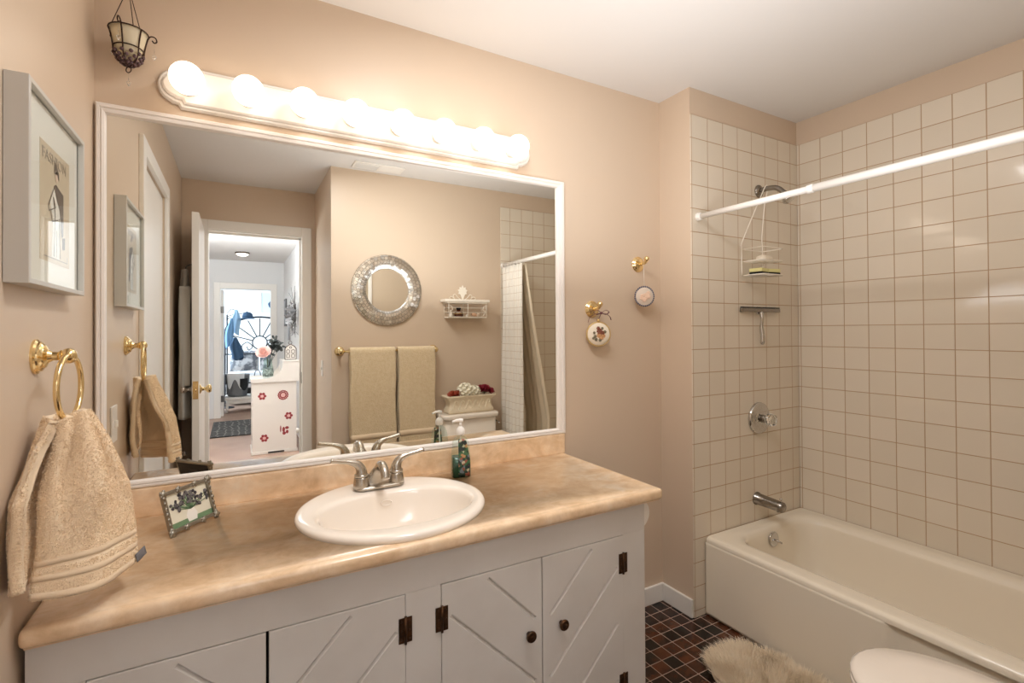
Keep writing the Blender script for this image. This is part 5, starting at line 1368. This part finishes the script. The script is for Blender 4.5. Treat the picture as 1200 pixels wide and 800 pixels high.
b = bm_new(); prism(b, arc, lambda p: Vector((p[0], ty - 0.024, p[1])), lambda p: Vector((p[0], ty, p[1])), 0.002)
prism(b, arc, lambda p: Vector((p[0], -4.655, p[1])), lambda p: Vector((p[0], -4.631, p[1])), 0.002)
obj('scalloped_rail', b, MT['lacquer'], wc)
b = bm_new(); box(b, 0.478, 0.79, -4.63, ty - 0.025, 0.772, 0.800, 0.002); box(b, 0.786, 0.962, -4.655, ty + 0.004, 0.983, 0.997, 0.003); box(b, 0.788, 0.800, -4.63, ty - 0.025, 0.80, 0.982); obj('top_boards', b, MT['lacquer'], wc)
b = bm_new(); box(b, 0.4865, 0.4885, CYF - 0.05, CYF - 0.002, 0.16, 0.21); obj('hinge', b, MT['bronze'], wc)
MT['sticker'] = M('dark_red_sticker', (134, 44, 48), 0.5); MT['sticker_in'] = M('pale_pink_sticker', (214, 170, 164), 0.5)
def sticker(x, z, r, n, lb, two=False):
    b = bm_new()
    yy = CYF + 0.0004
    for k in range(n):
        a = 2 * pi * k / n
        prism(b, blob((x + r * 0.66 * cos(a), z + r * 0.66 * sin(a)), r * min(0.36, 2.1 / n), 10), lambda p: Vector((p[0], yy, p[1])), lambda p: Vector((p[0], yy + 0.0008, p[1])))
    if two:
        for k in range(n):
            a = 2 * pi * (k + 0.5) / n
            prism(b, blob((x + r * 0.40 * cos(a), z + r * 0.40 * sin(a)), r * 0.13, 8), lambda p: Vector((p[0], yy + 0.0004, p[1])), lambda p: Vector((p[0], yy + 0.0012, p[1])))
    s = sub('flower_sticker', b, MT['sticker'], body, wc)
    b = bm_new(); prism(b, blob((x, z), r * 0.34, 14), lambda p: Vector((p[0], yy + 0.0005, p[1])), lambda p: Vector((p[0], yy + 0.0014, p[1]))); sub('flower_sticker_centre', b, MT['sticker_in'], body, wc)
sticker(0.585, 0.622, 0.042, 6, ''); sticker(0.790, 0.622, 0.070, 16, '', True); sticker(0.845, 0.392, 0.042, 6, ''); sticker(0.605, 0.170, 0.042, 6, '')
b = bm_new(); yy = CYF + 0.0004
for (c, sx_, sy_) in (((0.795, 0.245), 0.7, 1.5), ((0.828, 0.262), 1.0, 0.8), ((0.800, 0.205), 0.9, 0.9), ((0.830, 0.218), 0.7, 1.0), ((0.765, 0.255), 0.35, 1.9)):
    prism(b, blob(c, 0.020, 10, sx_, sy_), lambda p: Vector((p[0], yy, p[1])), lambda p: Vector((p[0], yy + 0.0008, p[1])))
sub('butterfly_sticker', b, MT['sticker'], body, wc)

vs_ = thing('glass_vase', 'clear glass vase of flowers on the lower top of the white hall cabinet', 'vase', (0.650, -4.36, 0.8005))
b = bm_new(); lathe(b, [(0.0, 0.0), (0.048, 0.0), (0.056, 0.02), (0.060, 0.06), (0.055, 0.11), (0.045, 0.15), (0.043, 0.19), (0.050, 0.215), (0.047, 0.215), (0.040, 0.19), (0.042, 0.15), (0.052, 0.11), (0.056, 0.06), (0.052, 0.022), (0.0, 0.012)], (0, 0, 0), (0, 0, 1), 28); obj('glass', b, MT['bottle'], vs_, local=True)
b = bm_new(); lathe(b, [(0, 0.014), (0.050, 0.022), (0.054, 0.06), (0.050, 0.105), (0.0, 0.105)], (0, 0, 0), (0, 0, 1), 24)
for v in list(b.verts): pass
obj('dark_stones', b, M('grey_glass_stones', (112, 112, 112), 0.15, bump=(60, 1.0, 0.02), var=(45, (190, 190, 190), 0.1)), vs_, local=True)
t = thing('flower', 'large pale pink bloom in the glass vase on the white hall cabinet', 'flower', (0.615, -4.34, 1.07))
b = bm_new()
for c, R_, ax, rw in (((0.610, -4.335, 1.075), 0.085, (-0.2, 0.6, 0.5), 6),): dahlia(b, c, R_, ax, rw, 6, 0.75)
ball(b, (0.610, -4.330, 1.085), 0.045, 14, 10)
obj('petals', b, M('pale_pink_petal', (240, 206, 198), 0.7), t, recalc=False)
b = bm_new(); tube(b, catmull([(0.645, -4.36, 0.92), (0.640, -4.36, 1.02), (0.615, -4.345, 1.07)], 6), 0.004, 6); obj('stem', b, MT['leaf'], t)
t = thing('leaf_spray', 'dark leafy spray in the glass vase behind the pink bloom', 'foliage', (0.70, -4.38, 1.08))
b = bm_new(); rn = random.Random(3)
for k in range(9):
    e = Vector((0.675 + 0.14 * rn.random(), -4.40 + 0.05 * rn.random(), 1.08 + 0.17 * rn.random()))
    st_ = Vector((0.652, -4.362, 0.92)); md = (st_ + e) / 2 + Vector((0.005, 0, 0.03)); tube(b, catmull([st_, md, e], 5), 0.0022, 5)
    for q in range(7):
        p = md.lerp(e, (q + 1) / 7); petal(b, p, Vector((rn.uniform(-1, 1), rn.uniform(-.4, .8), rn.uniform(-.4, 1))), (0, 0.6, 1), 0.052, 0.036, 0.1)
obj('leaves', b, M('dark_grey_green_leaf', (62, 66, 64), 0.7), t, recalc=False)
b = bm_new(); tube(b, [(0.645, -4.358, 0.92), (0.648, -4.352, 1.01), (0.655, -4.350, 1.10)], 0.004, 6); obj('stem', b, MT['leaf'], t)

ln_ = thing('lantern', 'small white house shaped lantern with dark window outlines on the white hall cabinet', 'lantern', (0.880, -4.40, 0.9975))
b = bm_new(); houz = [(-0.058, 0), (0.058, 0), (0.058, 0.125), (0.040, 0.150), (0.0, 0.175), (-0.040, 0.150), (-0.058, 0.125)]
prism(b, houz, lambda p: Vector((p[0], -0.045, p[1])), lambda p: Vector((p[0], 0.045, p[1])), 0.003); obj('body', b, MT['lacquer'], ln_, local=True)
b = bm_new()
for cx_, cz_, w_, h_ in ((-0.026, 0.095, 0.015, 0.020), (0.026, 0.095, 0.015, 0.020), (-0.026, 0.045, 0.015, 0.020), (0.026, 0.045, 0.015, 0.020), (0, 0.140, 0.010, 0.010)):
    tube(b, [(cx_ - w_, 0.046, cz_ - h_), (cx_ + w_, 0.046, cz_ - h_), (cx_ + w_, 0.046, cz_ + h_ * 0.6), (cx_, 0.046, cz_ + h_), (cx_ - w_, 0.046, cz_ + h_ * 0.6)], 0.0036, 6, closed=True)
tube(b, [(p[0], 0.046, max(p[1], 0.004)) for p in houz], 0.005, 6, closed=True); obj('dark_outline', b, MT['wire_dark'], ln_, local=True)
b = bm_new(); tube(b, circle_pts((0, 0, 0.190), 0.018, (0, 1, 0), 18), 0.003, 6, closed=True); obj('ring_handle', b, MT['wire_dark'], ln_, local=True)

# things on the hall wall
for i, (y, z0, z1, w_, lb) in enumerate(((-6.62, 1.40, 1.82, 0.085, 'narrow dark framed panel on the hall wall nearer the bedroom'), (-6.02, 1.19, 1.70, 0.045, 'narrow grey panel on the hall wall, nearer the white cabinet of the two'))):
    t = thing('wall_panel', lb, 'wall decor', (HX1, y, z0), 0, 'narrow panels on the hall wall')
    b = bm_new(); box(b, HX1 - 0.022, HX1 - 0.001, y - w_ * 1.6, y + w_ * 1.6, z0, z1, 0.003); obj('frame', b, M('dark_grey_frame', (92, 92, 96), 0.5) if i == 0 else M('mid_grey_frame', (140, 140, 142), 0.5), t)
    b = bm_new(); box(b, HX1 - 0.0235, HX1 - 0.022, y - w_ * 1.3, y + w_ * 1.3, z0 + 0.03, z1 - 0.03, 0.0005); obj('face', b, M('grey_face', (150, 152, 158), 0.5), t)
sw = thing('dried_swag', 'grey dried twig and feather swag hanging on the hall wall', 'wall decor', (HX1, -4.90, 1.30))
b = bm_new(); rn = random.Random(17)
for k in range(34):
    st_ = Vector((HX1 - 0.03, -4.90 + rn.uniform(-.02, .02), 1.53 + rn.uniform(-.08, .08)))
    up_ = rn.random() < 0.5
    e = st_ + Vector((rn.uniform(-0.07, 0.0), rn.uniform(-0.24, 0.24) * (0.6 if up_ else 1), rn.uniform(0.08, 0.34) if up_ else -rn.uniform(0.05, 0.26)))
    tube(b, [st_, (st_ + e) / 2 + Vector((-0.01, 0, 0)), e], [0.005, 0.004, 0.002], 5)
obj('twigs', b, M('grey_twig', (112, 108, 106), 0.8), sw)
b = bm_new()
for k in range(46):
    v = Vector((HX1 - 0.035 - 0.05 * rn.random(), -4.90 + rn.gauss(0, 0.11), 1.50 + rn.gauss(0, 0.10)))
    petal(b, v, (rn.uniform(-1, .2), rn.uniform(-1, 1), rn.uniform(-1, 1)), (-1, 0, 0), 0.10, 0.04, 0.1)
obj('feathers', b, M('grey_feather', (150, 150, 152), 0.8), sw, recalc=False)
t = thing('door_bumper', 'white round bumper knob on the entry door jamb beside the hall cabinet', 'knob', (0.797, -2.585, 0.49))
b = bm_new(); lathe(b, [(0, 0), (0.020, 0), (0.020, 0.004), (0.010, 0.008), (0.010, 0.012), (0.019, 0.017), (0.022, 0.026), (0.018, 0.035), (0, 0.038)], (0.7975, -2.585, 0.515), (-1, 0, 0), 22); obj('knob', b, MT['white_plastic'], t)

# hall rug, ceiling lamp
rg2 = thing('hall_rug', 'dark patterned rug on the hall floor before the bedroom door', 'rug', (0.52, -6.0, 0))
def rug_mat():
    m, nt, bs = new_mat('dark_lattice_rug'); L = nt.links.new
    geo = nt.nodes.new('ShaderNodeNewGeometry'); vo = nt.nodes.new('ShaderNodeTexVoronoi'); vo.feature = 'DISTANCE_TO_EDGE'; vo.inputs['Scale'].default_value = 13; vo.inputs['Randomness'].default_value = 0.55
    L(geo.outputs['Position'], vo.inputs['Vector'])
    r = nt.nodes.new('ShaderNodeValToRGB'); r.color_ramp.elements[0].position = 0.06; r.color_ramp.elements[1].position = 0.12
    r.color_ramp.elements[0].color = lin((128, 126, 122)); r.color_ramp.elements[1].color = lin((46, 46, 48)); L(vo.outputs['Distance'], r.inputs['Fac']); L(r.outputs['Color'], bs.inputs['Base Color']); bs.inputs['Roughness'].default_value = 0.95
    return m
b = bm_new(); box(b, 0.07, 0.95, -6.60, -5.42, 0.0005, 0.010, 0.003); obj('pile', b, rug_mat(), rg2)
b = bm_new()
for (x0, x1, y0, y1) in ((0.055, 0.965, -5.42, -5.40), (0.055, 0.965, -6.62, -6.60), (0.055, 0.07, -6.60, -5.42), (0.95, 0.965, -6.60, -5.42)): box(b, x0, x1, y0, y1, 0.0005, 0.011, 0.002)
obj('binding', b, MT['black'], rg2)
hl = thing('ceiling_lamp', 'small flush ceiling lamp with a dark rim in the hallway', 'lamp', (0.42, -6.1, H))
b = bm_new(); lathe(b, [(0, 0), (0.088, 0), (0.092, 0.012), (0.084, 0.020), (0.078, 0.020)], (0.42, -6.1, H - 0.0005), (0, 0, -1), 32); obj('rim', b, MT['bronze'], hl)
b = bm_new(); lathe(b, [(0.078, 0.016), (0.070, 0.034), (0.045, 0.046), (0, 0.050)], (0.42, -6.1, H), (0, 0, -1), 28); obj('dome', b, M('lit_lamp_glass', (255, 252, 245), 0.3, emit=((255, 250, 240), 4.0)), hl)

# ================================================================== bedroom things seen through both doorways
ir = M('black_iron', (38, 40, 46), 0.5)
bd = thing('bed', 'bed with an arched black iron headboard and pale patterned bedding in the far bedroom', 'bed', (0.75, -9.2, 0))
hy = -8.35
hcx, hz = 0.72, 0.90
b = bm_new()
tube(b, catmull([(hcx - 0.55, hy, 0.0), (hcx - 0.55, hy, 1.0), (hcx - 0.52, hy, 1.42), (hcx - 0.25, hy, 1.55), (hcx, hy, 1.585), (hcx + 0.25, hy, 1.55), (hcx + 0.52, hy, 1.42), (hcx + 0.55, hy, 1.0), (hcx + 0.55, hy, 0.0)], 8), 0.016, 10)
tube(b, [(hcx - 0.55, hy, 0.92), (hcx + 0.55, hy, 0.92)], 0.012, 8); tube(b, [(hcx - 0.55, hy, 0.40), (hcx + 0.55, hy, 0.40)], 0.012, 8)
for k in range(-3, 4):
    a = radians(90 - 24 * k); tube(b, [(hcx + 0.12 * cos(a), hy, 1.12 + 0.12 * sin(a)), (hcx + 0.50 * cos(a) * 0.95, hy, 1.12 + 0.44 * sin(a))], 0.009, 8)
tube(b, circle_pts((hcx, hy, 1.12), 0.12, (0, 1, 0), 28), 0.010, 8, closed=True)
for s in (-1, 1):
    for q in range(2):
        c = hcx + s * (0.20 + 0.18 * q); tube(b, catmull([(c - 0.06, hy, 0.94), (c - 0.09, hy, 1.06), (c, hy, 1.13), (c + 0.08, hy, 1.05), (c + 0.02, hy, 0.99), (c - 0.01, hy, 1.05)], 6), 0.008, 8)
obj('headboard', b, ir, bd)
MT['bedding'] = M('pale_printed_bedding', (226, 226, 228), 0.9, var=(9, (120, 124, 132), 0.06)); MT['sheet_white'] = M('white_sheet', (232, 232, 234), 0.9)
b = bm_new(); box(b, hcx - 0.54, hcx + 0.54, BY + 0.05, hy - 0.03, 0.30, 0.56, 0.06, 4); obj('mattress', b, MT['sheet_white'], bd, smooth_angle=60)
b = bm_new(); box(b, hcx - 0.53, hcx + 0.53, BY + 0.06, hy - 0.04, 0.10, 0.30, 0.01); obj('bed_base', b, MT['black'], bd)
for q in ((-0.49, BY + 0.12), (0.49, BY + 0.12)):
    b = bm_new(); tube(b, [(hcx + q[0], q[1], 0), (hcx + q[0], q[1], 0.12)], 0.02, 10); obj('leg', b, MT['black'], bd)
def cushion(b, c, hx, hy_, hz_, tilt):
    t_ = bm_new(); n = 16
    sheet(t_, lambda u, v: (hx * (2 * u - 1), 0, hz_ * (2 * v - 1)), n, n, 0.0)
    t2 = bm_new()
    for s in (-1, 1):
        sheet(t2, lambda u, v: (hx * (2 * u - 1), s * hy_ * (max(0, (1 - (2 * u - 1) ** 4) * (1 - (2 * v - 1) ** 4)) ** 0.5), hz_ * (2 * v - 1)), n, n, 0.0)
    t_.free()
    t2.transform(Matrix.Translation(c) @ Matrix.Rotation(tilt, 4, 'X')); join(b, t2)
for i, (x, lb) in enumerate(((hcx - 0.25, 'pale printed pillow against the iron headboard, nearer the blue clothes'), (hcx + 0.25, 'pale printed pillow against the iron headboard, the one further from the blue clothes'))):
    b = bm_new(); cushion(b, (x, hy - 0.16, 0.79), 0.24, 0.085, 0.19, radians(12)); single('pillow', b, MT['bedding'], lb, 'pillow', (x, hy - 0.16, 0.60), 'pillows on the bed')

# blanket chest with clothes in front of the bed
bn = thing('bench', 'low white bench before the bed in the far bedroom', 'bench', (0.52, -7.75, 0))
b = bm_new(); box(b, 0.18, 0.86, -7.98, -7.50, 0.20, 0.245, 0.008); obj('seat', b, MT['lacquer'], bn)
b = bm_new(); box(b, 0.20, 0.84, -7.96, -7.52, 0.14, 0.20, 0.004); obj('apron', b, MT['lacquer'], bn)
for x, y in ((0.21, -7.54), (0.83, -7.54), (0.21, -7.94), (0.83, -7.94)):
    b = bm_new(); tube(b, [(x, y, 0.0), (x, y, 0.15)], [0.016, 0.022], 10); obj('leg', b, MT['lacquer'], bn)
tub_c = thing('laundry_basket', 'round grey cloth basket of clothes on the low white bench', 'basket', (0.36, -7.74, 0.2455))
b = bm_new(); sheet(b, lambda u, v: ((0.135 + 0.045 * v + 0.004 * sin(14 * 2 * pi * u)) * cos(2 * pi * u), (0.135 + 0.045 * v + 0.004 * sin(14 * 2 * pi * u)) * sin(2 * pi * u), 0.003 + 0.36 * v), 84, 12, 0.005, closed_u=True); obj('side', b, M('mid_grey_cloth', (122, 122, 124), 0.9), tub_c, local=True)
b = bm_new(); lathe(b, [(0, 0.0005), (0.132, 0.0005), (0.132, 0.006), (0, 0.006)], (0, 0, 0), (0, 0, 1), 30); obj('bottom', b, M('grey_base_cloth', (100, 100, 102), 0.9), tub_c, local=True)
b = bm_new(); sheet(b, lambda u, v: (0.19 * (1 - 0.1 * v) * cos(1.0 + 1.5 * u) , 0.19 * sin(1.0 + 1.5 * u), 0.39 - 0.26 * v * (0.7 + 0.3 * sin(9 * u))), 20, 14, 0.006)
c_ = single('garment', b, M('white_garment', (226, 226, 226), 0.9), 'white garment draped over the rim of the grey basket', 'garment', (0, 0, 0.13)); c_.location = (0.36, -7.74, 0.2455 + 0.13)
b = bm_new(); sheet(b, lambda u, v: (0.205 * cos(0.75 + 0.65 * u), 0.205 * sin(0.75 + 0.65 * u), 0.30 - 0.20 * v * (0.6 + 0.4 * sin(3.1 * u))), 16, 12, 0.006)
c_ = single('garment', b, MT['black'], 'black garment hanging over the front of the grey basket', 'garment', (0, 0, 0.1)); c_.location = (0.36, -7.74, 0.2455 + 0.1)
bg = thing('bag', 'grey cloth bag beside the round basket on the white bench', 'bag', (0.66, -7.74, 0.2455))
b = bm_new(); sheet(b, lambda u, v: ((0.10 * (1 - 0.35 * v * v) + 0.008 * sin(6 * pi * u + 3 * v)) * cos(2 * pi * u), (0.09 * (1 - 0.35 * v * v) + 0.008 * sin(8 * pi * u)) * sin(2 * pi * u), 0.003 + 0.30 * v), 40, 14, 0.005, closed_u=True); obj('body', b, M('charcoal_cloth', (104, 106, 110), 0.9), bg, local=True)
b = bm_new(); tube(b, catmull([(-0.05, 0, 0.30), (-0.03, 0, 0.40), (0.03, 0, 0.40), (0.05, 0, 0.30)], 6), 0.007, 8); obj('handle', b, M('charcoal_strap', (80, 82, 86), 0.9), bg, local=True)

# stand with blue clothes and caps
cs = thing('clothes_stand', 'thin dark clothes stand behind the bedroom door', 'stand', (0.20, -8.15, 0))
b = bm_new(); tube(b, [(0.205, -8.15, 0.0), (0.205, -8.15, 1.62)], 0.013, 10); obj('pole', b, ir, cs)
b = bm_new(); lathe(b, [(0, 0), (0.11, 0), (0.11, 0.012), (0.03, 0.03), (0, 0.03)], (0.205, -8.15, 0), (0, 0, 1), 24); obj('base', b, ir, cs)
b = bm_new()
for ex, ey, z in ((0.325, -8.09, 1.70), (0.255, -7.98, 1.55), (0.35, -7.87, 1.22)): tube(b, catmull([(0.205, -8.15, z - 0.06), ((0.205 + ex) / 2, (ey - 8.15) / 2, z + 0.012), (ex, ey, z - 0.004)], 6), 0.006, 8)
obj('peg', b, ir, cs)
bl = [M('mid_blue_cloth', (112, 150, 186), 0.9), M('dark_blue_cloth', (62, 88, 116), 0.9), M('light_blue_cloth', (162, 194, 220), 0.9)]
def drape(name, lb, x, y, z, w_, h_, mat, seed, cat='garment'):
    b = bm_new(); rn = random.Random(seed)
    def fn(u, v):
        a = 2 * pi * u
        ww = w_ * (0.25 + 0.75 * min(v / 0.4, 1)) * (1 + 0.10 * sin(3 * a + seed)) ; th = 0.04 * (0.4 + 0.6 * v) * (1 + 0.25 * sin(5 * a + seed * 2))
        return (x + ww * cos(a) + 0.02 * sin(4 * v + seed), y + th * sin(a), z - h_ * v - 0.03 * sin(2 * a + seed) * v)
    sheet(b, fn, 40, 16, 0.004, closed_u=True); b2 = b
    return single(name, b2, mat, lb, cat, (x, y, z - h_), 'blue things on the clothes stand')
drape('shirt', 'pale blue shirt hanging highest on the clothes stand', 0.325, -8.09, 1.70, 0.075, 0.42, bl[2], 1)
drape('jacket', 'mid blue jacket hanging on the pole side of the clothes stand', 0.255, -7.98, 1.55, 0.060, 0.50, bl[0], 2)
drape('trousers', 'dark slate blue trousers hanging low on the clothes stand', 0.35, -7.87, 1.22, 0.085, 0.36, bl[1], 4)
b = bm_new(); lathe(b, [(0.085, 0.0), (0.086, 0.03), (0.072, 0.075), (0.04, 0.10), (0, 0.108)], (0, 0, 0), (0, 0, 1), 24)
cp = thing('cap', 'dark blue cap at the top of the clothes stand', 'cap', (0.52, -8.10, 1.56), 0.3, 'blue things on the clothes stand'); obj('crown', b, bl[1], cp, local=True)
b = bm_new(); sheet(b, lambda u, v: ((0.084 + 0.07 * v) * cos(0.4 + 2.3 * u), (0.084 + 0.07 * v) * sin(0.4 + 2.3 * u), 0.002 - 0.02 * v), 16, 5, 0.004); obj('peak', b, bl[1], cp, local=True)
b = bm_new(); tube(b, catmull([(0.205, -8.15, 1.58), (0.30, -8.16, 1.62), (0.43, -8.13, 1.64), (0.52, -8.10, 1.672)], 6), 0.006, 8); obj('peg', b, ir, cs)

bp_ = thing('framed_picture', 'small pale framed picture on the far bedroom wall above the headboard', 'picture', (0.98, BY, 1.55))
b = bm_new()
for (x0, x1, z0, z1) in ((0.80, 1.16, 1.72, 1.745), (0.80, 1.16, 2.155, 2.18), (0.80, 0.825, 1.745, 2.155), (1.135, 1.16, 1.745, 2.155)): box(b, x0, x1, BY + 0.001, BY + 0.02, z0, z1, 0.003)
obj('frame', b, MT['lacquer'], bp_)
b = bm_new(); box(b, 0.82, 1.14, BY + 0.002, BY + 0.008, 1.74, 2.16); obj('sheet', b, M('pale_blue_print', (206, 220, 232), 0.7), bp_)
b = bm_new(); prism(b, blob((0.99, 1.91), 0.05, 12, 0.7, 1.3, 0.2, 3), lambda p: Vector((p[0], BY + 0.008, p[1])), lambda p: Vector((p[0], BY + 0.009, p[1]))); obj('painted_figure', b, bl[1], bp_)
cr_ = thing('ceiling_fan', 'grey ceiling fan in the far bedroom', 'fan', (1.02, -8.35, 2.16))
b = bm_new(); lathe(b, [(0, 0), (0.05, 0), (0.07, 0.03), (0.07, 0.10), (0.03, 0.12), (0.014, 0.13), (0.014, 0.23), (0.05, 0.25), (0.05, 0.264), (0, 0.264)], (1.02, -8.35, H - 0.264), (0, 0, 1), 24); obj('motor', b, M('grey_metal', (150, 152, 154), 0.4, metal=0.5), cr_)
for k in range(4):
    a = radians(172 + 90 * k); t_ = bm_new(); box(t_, 0.06, 0.54, -0.05, 0.05, -0.004, 0.004, 0.003); t_.transform(Matrix.Translation((1.02, -8.35, 2.19)) @ Matrix.Rotation(a, 4, 'Z') @ Matrix.Rotation(radians(12), 4, 'X')); obj('blade', t_, M('grey_blade', (142, 142, 142), 0.5), cr_)
b = bm_new()
wn_ = b
box(b, -2.199, -2.18, -9.5, -7.7, 0.9, 2.1, 0.004); struct('added_window_1', b, M('added_glow_pane', (235, 244, 255), 0.2, emit=((225, 238, 255), 2.0)))  # unseen glowing pane on the wall, added for the bedroom daylight
b = bm_new()
for (y0, y1, z0, z1) in ((-9.58, -9.5, 0.82, 2.18), (-7.7, -7.62, 0.82, 2.18), (-9.5, -7.7, 0.82, 0.9), (-9.5, -7.7, 2.1, 2.18), (-8.62, -8.58, 0.9, 2.1)): box(b, -2.199, -2.165, y0, y1, z0, z1, 0.004)
struct('trim_4', b, MT['trim'])  # frame around the added window pane
